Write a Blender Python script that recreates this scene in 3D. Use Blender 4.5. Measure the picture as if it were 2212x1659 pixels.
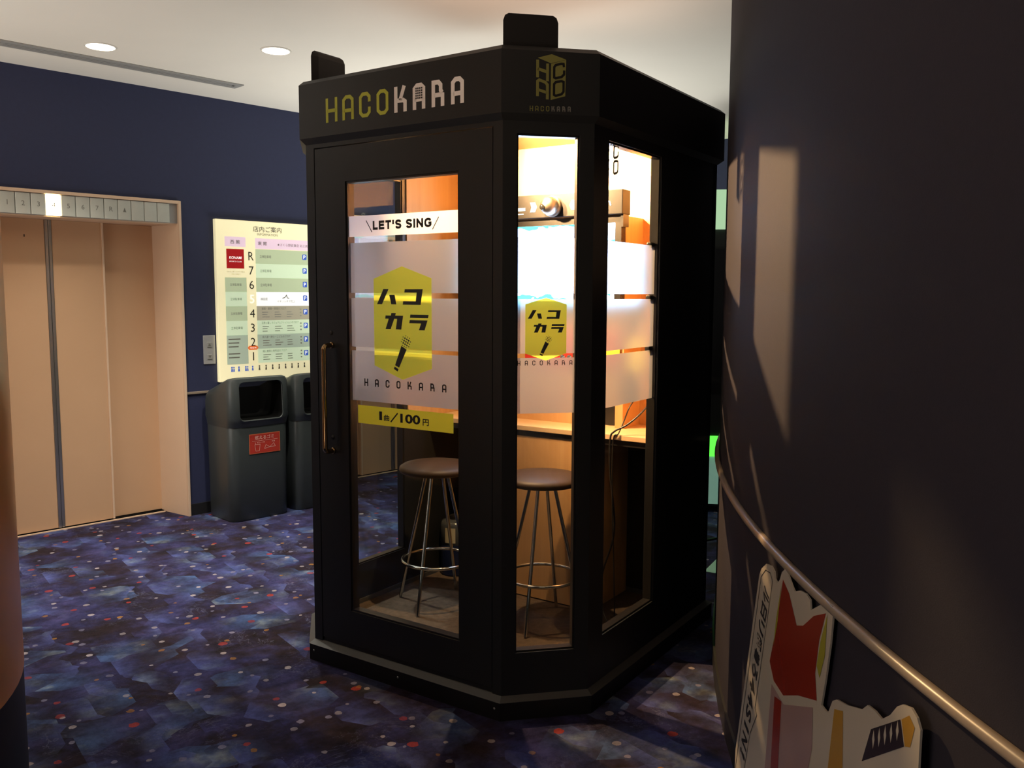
import bpy, bmesh, math, random
from mathutils import Vector, Matrix
random.seed(7)
for o in list(bpy.data.objects): bpy.data.objects.remove(o)
sc = bpy.context.scene
COL = sc.collection
pi = math.pi
# ------------------------------------------------------------------ camera
F_PX, PITCH, ROLL, HC = 1900.44, 0.1014, 0.0040, 1.45
cam_d = bpy.data.cameras.new('camera'); cam = bpy.data.objects.new('camera', cam_d); COL.objects.link(cam)
cam_d.sensor_width = 36.0; cam_d.sensor_fit = 'HORIZONTAL'; cam_d.lens = F_PX / 2212 * 36.0
cam_d.clip_start = 0.02; cam_d.clip_end = 100
V_ = Vector((0, math.sin(PITCH), math.cos(PITCH))); X_ = Vector((1, 0, 0)); F_ = Vector((0, math.cos(PITCH), -math.sin(PITCH)))
r_ = X_*math.cos(ROLL) + V_*math.sin(ROLL); u_ = -X_*math.sin(ROLL) + V_*math.cos(ROLL)
cam.matrix_world = Matrix(((r_.x, u_.x, -F_.x, 0), (r_.y, u_.y, -F_.y, 0), (r_.z, u_.z, -F_.z, HC), (0, 0, 0, 1)))
sc.camera = cam
# ------------------------------------------------------------------ world, exposure
AMB = (1.0, 0.90, 0.80); AMB_S = 0.06
w = bpy.data.worlds.new('world'); sc.world = w; w.use_nodes = True
bg = w.node_tree.nodes['Background']; bg.inputs[0].default_value = (*AMB, 1); bg.inputs[1].default_value = AMB_S
sc.view_settings.view_transform = 'Standard'; sc.view_settings.look = 'None'
sc.view_settings.gamma = 1.0; sc.view_settings.use_curve_mapping = False
sc.view_settings.exposure = 0.0
sc.cycles.max_bounces = 7; sc.cycles.diffuse_bounces = 4; sc.cycles.glossy_bounces = 3; sc.cycles.transmission_bounces = 4; sc.cycles.transparent_max_bounces = 12; sc.cycles.caustics_reflective = False; sc.cycles.caustics_refractive = True; sc.cycles.adaptive_threshold = 0.04
def area_fill(name, loc, aim, sx, sy, watts, col, spread=180):
    ld = bpy.data.lights.new(name, 'AREA'); ld.shape = 'RECTANGLE'; ld.size = sx; ld.size_y = sy; ld.energy = watts; ld.color = col; ld.spread = math.radians(spread)
    o = bpy.data.objects.new(name, ld); COL.objects.link(o); o.location = loc
    o.rotation_euler = (Vector(aim)-Vector(loc)).to_track_quat('-Z', 'Y').to_euler(); return o
# unseen fills added for the open hall at left and machines at far right
area_fill('hall_fill_left', (-5.0, -0.4, 1.3), (-0.5, 3.5, 2.3), 4.5, 2.0, 75, (1.0, 0.92, 0.84))
area_fill('hall_fill_far', (4.2, 7.0, 1.3), (0.8, 6.0, 2.6), 2.4, 2.0, 40, (0.86, 1.0, 0.72))
UP = (1.0, 0.91, 0.78)
area_fill('ceiling_fill_left', (-3.9, 2.4, 0.4), (-3.6, 2.7, 3.0), 1.6, 1.6, 58, UP, 130)  # added up-facing fill for the ceiling at left, no lamp stands here
area_fill('ceiling_fill_middle', (-0.1, 5.9, 0.5), (-0.1, 5.91, 3.0), 1.6, 1.6, 44, (1.0, 0.98, 0.90), 130)  # added ceiling fill, unseen behind the booth
area_fill('ceiling_fill_far', (2.2, 7.4, 0.6), (2.2, 7.41, 3.0), 1.6, 1.6, 60, (0.74, 1.0, 0.56), 130)  # added greenish fill for the far ceiling
area_fill('ceiling_fill_near', (-1.9, 0.3, 0.2), (-1.5, 1.8, 3.0), 1.2, 1.2, 40, (1.0, 0.74, 0.56), 105)  # added pinkish ceiling fill below the view
area_fill('ceiling_fill_over_booth', (0.13, 3.66, 2.27), (0.13, 3.66, 3.3), 1.1, 1.1, 4.5, (1.0, 0.72, 0.56))  # added to brighten the ceiling over the booth, no lamp on the roof
DOWN_W = 235.0          # ceiling downlights
BOOTH_W = 300.0         # lamps in the booth ceiling
TV_E = 18.0             # monitor
# ------------------------------------------------------------------ materials
def nm(name):
    m = bpy.data.materials.new(name); m.use_nodes = True
    return m, m.node_tree, m.node_tree.nodes['Principled BSDF']
def srgb(r, g, b):
    f = lambda c: (c/255)/12.92 if c/255 <= 0.04045 else ((c/255+0.055)/1.055)**2.4
    return (f(r), f(g), f(b))
def plain(name, col, rough=0.5, metal=0.0, spec=0.5, var=0.0, vscale=8.0, bump=0.0, bscale=200.0, emit=None, es=0.0):
    m, t, b = nm(name)
    b.inputs['Base Color'].default_value = (*col, 1); b.inputs['Roughness'].default_value = rough
    b.inputs['Metallic'].default_value = metal; b.inputs['Specular IOR Level'].default_value = spec
    tc = t.nodes.new('ShaderNodeTexCoord')
    if var > 0:
        n = t.nodes.new('ShaderNodeTexNoise'); n.inputs['Scale'].default_value = vscale; n.inputs['Detail'].default_value = 4
        t.links.new(tc.outputs['Object'], n.inputs['Vector'])
        mx = t.nodes.new('ShaderNodeMix'); mx.data_type = 'RGBA'
        mx.inputs[6].default_value = (*[c*(1-var) for c in col], 1); mx.inputs[7].default_value = (*[min(1, c*(1+var)) for c in col], 1)
        t.links.new(n.outputs['Fac'], mx.inputs[0]); t.links.new(mx.outputs[2], b.inputs['Base Color'])
    if bump > 0:
        n2 = t.nodes.new('ShaderNodeTexNoise'); n2.inputs['Scale'].default_value = bscale; n2.inputs['Detail'].default_value = 2
        t.links.new(tc.outputs['Object'], n2.inputs['Vector'])
        bp = t.nodes.new('ShaderNodeBump'); bp.inputs['Strength'].default_value = bump; bp.inputs['Distance'].default_value = 0.002
        t.links.new(n2.outputs['Fac'], bp.inputs['Height']); t.links.new(bp.outputs[0], b.inputs['Normal'])
    if emit:
        b.inputs['Emission Color'].default_value = (*emit, 1); b.inputs['Emission Strength'].default_value = es
    return m
def emis(name, col, s):
    m = bpy.data.materials.new(name); m.use_nodes = True; t = m.node_tree; t.nodes.clear()
    o = t.nodes.new('ShaderNodeOutputMaterial'); e = t.nodes.new('ShaderNodeEmission')
    e.inputs[0].default_value = (*col, 1); e.inputs[1].default_value = s; t.links.new(e.outputs[0], o.inputs[0]); return m
def wood(name, c1, c2, rough=0.45, axis='Z', sc_=1.0):
    m, t, b = nm(name); tc = t.nodes.new('ShaderNodeTexCoord'); mp = t.nodes.new('ShaderNodeMapping')
    s = {'Z': (30*sc_, 30*sc_, 1.2*sc_), 'X': (1.2*sc_, 30*sc_, 30*sc_)}[axis]
    mp.inputs['Scale'].default_value = s; t.links.new(tc.outputs['Object'], mp.inputs[0])
    n = t.nodes.new('ShaderNodeTexNoise'); n.inputs['Scale'].default_value = 1.0; n.inputs['Detail'].default_value = 5; n.inputs['Roughness'].default_value = 0.6
    t.links.new(mp.outputs[0], n.inputs['Vector'])
    r = t.nodes.new('ShaderNodeValToRGB'); r.color_ramp.elements[0].color = (*c1, 1); r.color_ramp.elements[1].color = (*c2, 1)
    r.color_ramp.elements[0].position = 0.3; r.color_ramp.elements[1].position = 0.7
    t.links.new(n.outputs['Fac'], r.inputs[0]); t.links.new(r.outputs[0], b.inputs['Base Color']); b.inputs['Roughness'].default_value = rough
    return m
def glass(name, tint=(0.93, 0.96, 0.95), refl=1.0):
    m = bpy.data.materials.new(name); m.use_nodes = True; t = m.node_tree; t.nodes.clear()
    o = t.nodes.new('ShaderNodeOutputMaterial'); tr = t.nodes.new('ShaderNodeBsdfTransparent'); tr.inputs[0].default_value = (*tint, 1)
    g = t.nodes.new('ShaderNodeBsdfGlossy'); g.inputs['Roughness'].default_value = 0.02
    lw = t.nodes.new('ShaderNodeLayerWeight'); lw.inputs[0].default_value = 0.5
    pw = t.nodes.new('ShaderNodeMath'); pw.operation = 'POWER'; pw.inputs[1].default_value = 5.0; t.links.new(lw.outputs['Facing'], pw.inputs[0])
    f = t.nodes.new('ShaderNodeMath'); f.operation = 'MULTIPLY_ADD'; f.inputs[1].default_value = 0.48*refl; f.inputs[2].default_value = 0.022*refl; t.links.new(pw.outputs[0], f.inputs[0])
    mx = t.nodes.new('ShaderNodeMixShader'); t.links.new(f.outputs[0], mx.inputs[0]); t.links.new(tr.outputs[0], mx.inputs[1]); t.links.new(g.outputs[0], mx.inputs[2])
    t.links.new(mx.outputs[0], o.inputs[0]); return m
def film(name, col, trans, diff, clear, rough_ref=0.0):
    """thin printed / frosted film: translucent + diffuse + a little see-through (+ blurred see-through)"""
    m = bpy.data.materials.new(name); m.use_nodes = True; t = m.node_tree; t.nodes.clear()
    o = t.nodes.new('ShaderNodeOutputMaterial')
    tl = t.nodes.new('ShaderNodeBsdfTranslucent'); tl.inputs[0].default_value = (*col, 1)
    df = t.nodes.new('ShaderNodeBsdfDiffuse'); df.inputs[0].default_value = (*col, 1)
    tr = t.nodes.new('ShaderNodeBsdfTransparent'); tr.inputs[0].default_value = (*col, 1)
    m1 = t.nodes.new('ShaderNodeMixShader'); m1.inputs[0].default_value = diff/(trans+diff)
    t.links.new(tl.outputs[0], m1.inputs[1]); t.links.new(df.outputs[0], m1.inputs[2])
    m2 = t.nodes.new('ShaderNodeMixShader'); m2.inputs[0].default_value = clear
    t.links.new(m1.outputs[0], m2.inputs[1]); t.links.new(tr.outputs[0], m2.inputs[2]); last = m2
    if rough_ref > 0:
        rf = t.nodes.new('ShaderNodeBsdfRefraction'); rf.inputs['Roughness'].default_value = 0.50; rf.inputs['IOR'].default_value = 1.15
        rf.inputs['Color'].default_value = (*col, 1)
        m3 = t.nodes.new('ShaderNodeMixShader'); m3.inputs[0].default_value = rough_ref
        t.links.new(m2.outputs[0], m3.inputs[1]); t.links.new(rf.outputs[0], m3.inputs[2]); last = m3
    t.links.new(last.outputs[0], o.inputs[0]); return m

def carpet_material():
    m, t, b = nm('space_carpet'); L = t.links; N = t.nodes.new
    tc = N('ShaderNodeTexCoord'); mp = N('ShaderNodeMapping'); mp.inputs['Rotation'].default_value = (0, 0, math.radians(-45.5+8)); L.new(tc.outputs['Object'], mp.inputs[0])
    def noise(scale, det=4, rough=0.55, off=(0, 0, 0), vec=None, dist=0.0):
        a = N('ShaderNodeMapping'); a.inputs['Location'].default_value = off; L.new(vec or mp.outputs[0], a.inputs[0])
        n = N('ShaderNodeTexNoise'); n.inputs['Scale'].default_value = scale; n.inputs['Detail'].default_value = det; n.inputs['Roughness'].default_value = rough; n.inputs['Distortion'].default_value = dist
        L.new(a.outputs[0], n.inputs['Vector']); return n.outputs['Fac']
    def ramp(fac, stops, interp='LINEAR'):
        r = N('ShaderNodeValToRGB'); cr = r.color_ramp; cr.interpolation = interp
        while len(cr.elements) < len(stops): cr.elements.new(0.5)
        for e, (p_, c) in zip(cr.elements, stops): e.position = p_; e.color = (*c, 1)
        L.new(fac, r.inputs[0]); return r.outputs[0]
    def mix(f, a, b_, mode='MIX'):
        x = N('ShaderNodeMix'); x.data_type = 'RGBA'; x.blend_type = mode
        if isinstance(f, (int, float)): x.inputs[0].default_value = f
        else: L.new(f, x.inputs[0])
        for s, v in ((x.inputs[6], a), (x.inputs[7], b_)):
            if isinstance(v, tuple): s.default_value = (*v, 1)
            else: L.new(v, s)
        return x.outputs[2]
    def math_(op, a, b_=None):
        x = N('ShaderNodeMath'); x.operation = op
        for s, v in ((x.inputs[0], a), (x.inputs[1], b_)):
            if v is None: continue
            if isinstance(v, (int, float)): s.default_value = v
            else: L.new(v, s)
        return x.outputs[0]
    def mrange(v, a, b_, c=0.0, d=1.0):
        x = N('ShaderNodeMapRange'); x.clamp = True; x.inputs[1].default_value = a; x.inputs[2].default_value = b_; x.inputs[3].default_value = c; x.inputs[4].default_value = d
        L.new(v, x.inputs[0]); return x.outputs[0]
    base = ramp(noise(3.3, 7, 0.68), [(0.36, (0.022, 0.018, 0.020)), (0.44, (0.038, 0.034, 0.072)), (0.53, (0.048, 0.052, 0.150)), (0.64, (0.080, 0.078, 0.215))])
    brown = ramp(noise(3.1, 7, 0.68, (9, 3, 0)), [(0.47, (0, 0, 0)), (0.60, (1, 1, 1))])
    base = mix(math_('MULTIPLY', brown, 0.85), base, (0.036, 0.024, 0.028))
    col = base
    # sharp-edged drifting patches: chebyshev cells, shaded from one edge of the cell to the other
    for k, (scale, off, tone, tone2, thr) in enumerate([(3.7, (0, 0, 0), (0.10, 0.19, 0.42), (0.34, 0.44, 0.46), 0.45), (4.5, (5.3, 2.1, 0), (0.032, 0.024, 0.030), (0.022, 0.020, 0.022), 0.42), (5.2, (1.7, 8.2, 0), (0.11, 0.15, 0.42), (0.24, 0.34, 0.52), 0.50)]):
        a = N('ShaderNodeMapping'); a.inputs['Location'].default_value = off; a.inputs['Scale'].default_value = (1.0, 1.55, 1.0) if k != 2 else (1.5, 1.0, 1.0); L.new(mp.outputs[0], a.inputs[0])
        v = N('ShaderNodeTexVoronoi'); v.voronoi_dimensions = '2D'; v.distance = 'CHEBYCHEV'; v.inputs['Scale'].default_value = scale; v.inputs['Randomness'].default_value = 0.8
        L.new(a.outputs[0], v.inputs['Vector'])
        sub = N('ShaderNodeVectorMath'); sub.operation = 'SUBTRACT'; L.new(a.outputs[0], sub.inputs[0]); L.new(v.outputs['Position'], sub.inputs[1])
        sx = N('ShaderNodeSeparateXYZ'); L.new(sub.outputs[0], sx.inputs[0])
        cs = N('ShaderNodeSeparateColor'); L.new(v.outputs['Color'], cs.inputs[0])
        on = math_('GREATER_THAN', cs.outputs[0], thr)
        flip = math_('SUBTRACT', math_('MULTIPLY', math_('GREATER_THAN', cs.outputs[1], 0.45), 2.0), 1.0)
        g = mrange(math_('MULTIPLY', sx.outputs[0], flip), -0.11*3/scale, 0.19*3/scale)
        side = mrange(math_('ABSOLUTE', sx.outputs[1]), 0.20*3/scale, 0.05*3/scale)
        nz = mrange(noise(5.5, 5, 0.65, off), 0.30, 0.56)
        f = math_('MULTIPLY', math_('MULTIPLY', on, math_('POWER', g, 1.3)), math_('MULTIPLY', nz, math_('ADD', math_('MULTIPLY', side, 0.6), 0.4)))
        tcol = mix(mrange(noise(7.0, 3, 0.6, (off[1], off[0], 0)), 0.52, 0.68), tone, tone2)
        col = mix(f, col, tcol)
    # thin smoky threads
    n1 = noise(3.6, 6, 0.72, (3, 1, 0), dist=0.8)
    th = mrange(math_('ABSOLUTE', math_('SUBTRACT', n1, 0.5)), 0.010, 0.0)
    th = math_('MULTIPLY', th, mrange(noise(2.3, 2, 0.5, (7, 7, 0)), 0.48, 0.66))
    col = mix(math_('MULTIPLY', th, 0.8), col, (0.15, 0.17, 0.27))
    # dots
    for scale, off, rad, c, keep in [(6.6, (0, 0, 0), 0.0125, (0.50, 0.48, 0.50), 0.45), (5.2, (4, 9, 0), 0.0110, (0.28, 0.29, 0.42), 0.35), (4.3, (2, 6, 0), 0.0150, (0.42, 0.065, 0.055), 0.40), (4.1, (8, 1, 0), 0.0105, (0.42, 0.22, 0.060), 0.45)]:
        a = N('ShaderNodeMapping'); a.inputs['Location'].default_value = off; L.new(mp.outputs[0], a.inputs[0])
        v = N('ShaderNodeTexVoronoi'); v.voronoi_dimensions = '2D'; v.inputs['Scale'].default_value = scale; v.inputs['Randomness'].default_value = 1.0
        L.new(a.outputs[0], v.inputs['Vector']); cs = N('ShaderNodeSeparateColor'); L.new(v.outputs['Color'], cs.inputs[0])
        d = math_('ADD', v.outputs['Distance'], mrange(noise(60, 2, 0.5), 0.3, 0.7, -0.012, 0.012))
        rr = math_('MULTIPLY', math_('ADD', math_('MULTIPLY', cs.outputs[1], 0.7), 0.55), rad*scale)
        msk = math_('MULTIPLY', math_('LESS_THAN', d, rr), math_('GREATER_THAN', cs.outputs[0], keep))
        msk = math_('MULTIPLY', msk, math_('ADD', math_('MULTIPLY', cs.outputs[2], 0.5), 0.5))
        col = mix(msk, col, c)
    col = mix(1.0, col, (0.62, 0.57, 0.58), 'MULTIPLY')
    col = mix(1.0, col, ramp(noise(16, 6, 0.75, (4, 4, 0)), [(0.30, (0.55, 0.55, 0.55)), (0.72, (1.35, 1.35, 1.35))]), 'MULTIPLY')
    L.new(col, b.inputs['Base Color']); b.inputs['Roughness'].default_value = 0.95; b.inputs['Specular IOR Level'].default_value = 0.1
    fz = N('ShaderNodeTexNoise'); fz.inputs['Scale'].default_value = 420; L.new(tc.outputs['Object'], fz.inputs['Vector'])
    bp = N('ShaderNodeBump'); bp.inputs['Strength'].default_value = 0.35; bp.inputs['Distance'].default_value = 0.003; L.new(fz.outputs['Fac'], bp.inputs['Height']); L.new(bp.outputs[0], b.inputs['Normal'])
    return m
def screen_material():
    m = bpy.data.materials.new('monitor_picture'); m.use_nodes = True; t = m.node_tree; t.nodes.clear(); L = t.links; N = t.nodes.new
    o = N('ShaderNodeOutputMaterial'); e = N('ShaderNodeEmission'); e.inputs[1].default_value = TV_E; L.new(e.outputs[0], o.inputs[0])
    tc = N('ShaderNodeTexCoord'); g = N('ShaderNodeMapping'); L.new(tc.outputs['Generated'], g.inputs[0])
    s = N('ShaderNodeSeparateXYZ'); L.new(g.outputs[0], s.inputs[0])
    v = N('ShaderNodeTexVoronoi'); v.inputs['Scale'].default_value = 5.0; L.new(g.outputs[0], v.inputs['Vector'])
    r = N('ShaderNodeValToRGB'); cs = N('ShaderNodeSeparateColor'); L.new(v.outputs['Color'], cs.inputs[0]); L.new(cs.outputs[0], r.inputs[0])
    r.color_ramp.interpolation = 'CONSTANT'
    for i, (p_, c) in enumerate([(0.0, (0.02, 0.55, 0.75)), (0.45, (0.35, 0.70, 1.0)), (0.75, (0.18, 0.03, 0.55)), (0.88, (0.02, 0.60, 0.70))]):
        if i > 1: r.color_ramp.elements.new(p_)
        r.color_ramp.elements[i].position = p_; r.color_ramp.elements[i].color = (*c, 1)
    def mth(op, a, b):
        x = N('ShaderNodeMath'); x.operation = op
        for q, vv in ((x.inputs[0], a), (x.inputs[1], b)):
            if isinstance(vv, (int, float)): q.default_value = vv
            else: L.new(vv, q)
        return x.outputs[0]
    dx = mth('ABSOLUTE', mth('SUBTRACT', s.outputs[0], 0.5), 0); dz = mth('ABSOLUTE', mth('SUBTRACT', s.outputs[2], 0.5), 0)
    ed = mth('MAXIMUM', dx, mth('ADD', dz, -0.02)); n = N('ShaderNodeTexNoise'); n.inputs['Scale'].default_value = 7; L.new(g.outputs[0], n.inputs['Vector'])
    f = mth('GREATER_THAN', mth('ADD', ed, mth('MULTIPLY', mth('SUBTRACT', n.outputs['Fac'], 0.5), 0.25)), 0.435)
    mx = N('ShaderNodeMix'); mx.data_type = 'RGBA'; L.new(f, mx.inputs[0]); mx.inputs[6].default_value = (0.46, 0.62, 1.0, 1); L.new(r.outputs[0], mx.inputs[7]); L.new(mx.outputs[2], e.inputs[0])
    return m

M = {}
M['carpet'] = carpet_material()
M['ceiling'] = plain('ceiling_paint', (0.76, 0.73, 0.67), 0.9, var=0.03, vscale=3)
M['navy'] = plain('navy_wall_paint', (0.028, 0.034, 0.082), 0.6, spec=0.35, var=0.10, vscale=40, bump=0.12, bscale=500)
M['navy2'] = plain('navy_fabric_wallpaper', (0.026, 0.024, 0.033), 0.75, spec=0.12, var=0.06, vscale=60, bump=0.15, bscale=420)
M['base_black'] = plain('black_skirting', (0.010, 0.010, 0.011), 0.5)
M['rail'] = plain('pale_rail', (0.26, 0.21, 0.16), 0.35, var=0.1, vscale=30)
M['elev'] = plain('beige_steel', (0.66, 0.42, 0.25), 0.42, metal=0.15, var=0.04, vscale=4)
M['elev_frame'] = plain('beige_frame', (0.74, 0.54, 0.38), 0.38, metal=0.1, var=0.03)
M['chrome'] = plain('polished_steel', (0.60, 0.60, 0.58), 0.12, metal=1.0)
M['steel_strip'] = plain('brushed_steel_strip', (0.48, 0.48, 0.47), 0.28, metal=0.9)
M['milk'] = plain('milky_indicator_glass', (0.50, 0.52, 0.47), 0.25, var=0.06, vscale=20)
M['milk_lit'] = emis('lit_indicator_glass', (1.0, 0.78, 0.42), 9.0)
M['ink'] = plain('black_print', (0.012, 0.012, 0.014), 0.6)
M['inkgrey'] = plain('grey_print', (0.16, 0.16, 0.14), 0.7)
M['inkdark'] = plain('charcoal_print', (0.030, 0.036, 0.036), 0.6)
M['ink_sign'] = plain('soft_grey_print', (0.26, 0.27, 0.22), 0.7)
M['fine_print'] = plain('pale_grey_print', (0.42, 0.42, 0.36), 0.7)
M['white_print'] = plain('white_print', (0.84, 0.81, 0.78), 0.6)
M['panel_plate'] = plain('brushed_plate', (0.55, 0.56, 0.57), 0.35, metal=0.4)
def signmat(name, c, s=1.0): return plain(name, c, 0.4, emit=c, es=0.46*s)
M['sign'] = signmat('cream_lit_acrylic', srgb(250, 241, 196))
M['sign_g1'] = signmat('sage_print', srgb(182, 196, 160)); M['sign_g2'] = signmat('pale_green_print', srgb(210, 230, 196))
M['sign_pk'] = signmat('pink_print', srgb(232, 205, 222)); M['sign_wh'] = signmat('white_print_lit', (1.0, 1.0, 0.98), 1.3)
M['sign_gr'] = signmat('grey_print_lit', srgb(168, 162, 140)); M['sign_red'] = signmat('red_print', srgb(165, 20, 25), 0.9)
M['sign_or'] = signmat('orange_print', srgb(235, 120, 60)); M['sign_bl'] = signmat('blue_print', srgb(60, 95, 190)); M['sign_gb'] = signmat('grey_green_print', srgb(170, 185, 165))
M['bin'] = plain('grey_plastic', (0.042, 0.050, 0.050), 0.32, var=0.08, vscale=30)
M['bin_red'] = plain('red_sticker', (0.42, 0.035, 0.022), 0.45); M['bin_blue'] = plain('blue_sticker', (0.06, 0.20, 0.46), 0.45)
M['bin_line'] = plain('pale_red_print', (0.75, 0.42, 0.36), 0.5); M['bin_edge'] = plain('orange_edge', (0.60, 0.16, 0.06), 0.5)
M['booth'] = plain('charcoal_coating', (0.0150, 0.0165, 0.0165), 0.42, spec=0.4, var=0.06, vscale=120, bump=0.05, bscale=700)
M['booth_in'] = plain('black_laminate', (0.009, 0.009, 0.009), 0.45, spec=0.35)
M['ledge'] = plain('grey_metal_ledge', (0.085, 0.088, 0.085), 0.45, metal=0.2)
M['gap'] = plain('black_rubber_and_shade', (0.003, 0.003, 0.003), 0.9, spec=0.05)  # joint rubber; also paints the shade inside the bin mouths
M['trimb'] = plain('dark_window_trim', (0.012, 0.011, 0.010), 0.3, spec=0.5)
M['glass'] = glass('clear_glass'); M['glass2'] = glass('clear_window_glass', (0.95, 0.96, 0.95))
M['frost'] = film('frosted_film', (0.53, 0.54, 0.595), 0.30, 0.70, 0.0, 0.46)
M['whitefilm'] = film('white_film', (0.84, 0.81, 0.78), 0.5, 0.5, 0.0)
M['yellowfilm'] = film('yellow_film', (0.80, 0.83, 0.09), 0.62, 0.38, 0.14)
M['yellowopaque'] = film('yellow_price_film', (0.52, 0.50, 0.040), 0.30, 0.70, 0.0)
M['lime'] = plain('lime_print', (0.44, 0.48, 0.045), 0.5); M['lime_shaded'] = plain('shaded_lime_print', (0.20, 0.20, 0.05), 0.5)  # second tone is lime darkened for shade on the corner fascia
M['gold'] = plain('dark_gold_metal', (0.42, 0.30, 0.16), 0.12, metal=1.0)
M['maple'] = wood('maple_laminate', (0.52, 0.30, 0.13), (0.60, 0.37, 0.17))
M['maple_top'] = wood('maple_counter', (0.60, 0.42, 0.24), (0.66, 0.47, 0.28), axis='X')
M['brown_carpet'] = plain('brown_carpet', (0.105, 0.080, 0.062), 0.95, spec=0.1, var=0.45, vscale=45, bump=0.6, bscale=350)
M['leather'] = plain('brown_vinyl', (0.036, 0.023, 0.015), 0.5, spec=0.3, var=0.1, vscale=50)
M['boothlamp'] = emis('warm_lamp_glass', (1.0, 0.62, 0.28), 30.0)
M['downlamp'] = emis('downlight_glass', (1.0, 0.86, 0.62), 14.0)
M['whitetrim'] = plain('white_ring', (0.75, 0.73, 0.68), 0.4)
M['vent'] = plain('grey_vent', (0.36, 0.36, 0.35), 0.5, metal=0.2); M['ventdark'] = plain('vent_slot', (0.02, 0.02, 0.02), 0.8)
M['screen'] = screen_material()
M['blackpl'] = plain('black_plastic', (0.016, 0.014, 0.013), 0.35)
M['boxblack'] = plain('black_box_plastic', (0.006, 0.0052, 0.005), 0.5, spec=0.3)
M['signlit'] = emis('backlit_white', (1.0, 0.92, 0.70), 3.5)
M['domesteel'] = plain('satin_dome', (0.30, 0.25, 0.19), 0.38, metal=1.0); M['lens'] = plain('black_lens', (0.01, 0.01, 0.01), 0.1)
M['redpanel'] = plain('red_panel', (0.50, 0.03, 0.02), 0.35); M['yposter'] = plain('yellow_poster', (0.75, 0.65, 0.05), 0.5)
M['water'] = plain('clear_plastic', (0.075, 0.085, 0.10), 0.15, spec=0.6); M['bluewater'] = plain('blue_liquid', (0.012, 0.020, 0.070), 0.15); M['paper'] = plain('paper_label', (0.55, 0.50, 0.36), 0.6)
M['column'] = plain('tan_column_laminate', (0.66, 0.29, 0.07), 0.30, spec=0.6, var=0.05, vscale=6); M['columnbase'] = plain('black_column_base', (0.008, 0.008, 0.011), 0.5)
M['arc_dark'] = plain('black_cabinet', (0.015, 0.016, 0.015), 0.4); M['arc_green'] = emis('green_light_panel', (0.10, 1.0, 0.06), 1.6)
M['arc_pale'] = plain('pale_green_panel', (0.40, 0.60, 0.50), 0.3, emit=(0.25, 0.5, 0.38), es=0.35); M['arc_top'] = emis('pale_marquee', (0.55, 0.85, 0.50), 0.75)
M['tape'] = plain('pale_floor_tape', (0.45, 0.75, 0.60), 0.6)
M['board'] = plain('glossy_white_board', (0.44, 0.40, 0.33), 0.22, spec=0.6); M['b_red'] = plain('glossy_red_print', (0.22, 0.022, 0.012), 0.22, spec=0.6); M['b_green'] = plain('glossy_olive_print', (0.30, 0.28, 0.035), 0.22)
M['b_gold'] = plain('glossy_gold_print', (0.36, 0.20, 0.03), 0.22); M['b_dark'] = plain('glossy_dark_print', (0.025, 0.018, 0.022), 0.22); M['b_mauve'] = plain('glossy_mauve_print', (0.30, 0.20, 0.19), 0.22)
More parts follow.
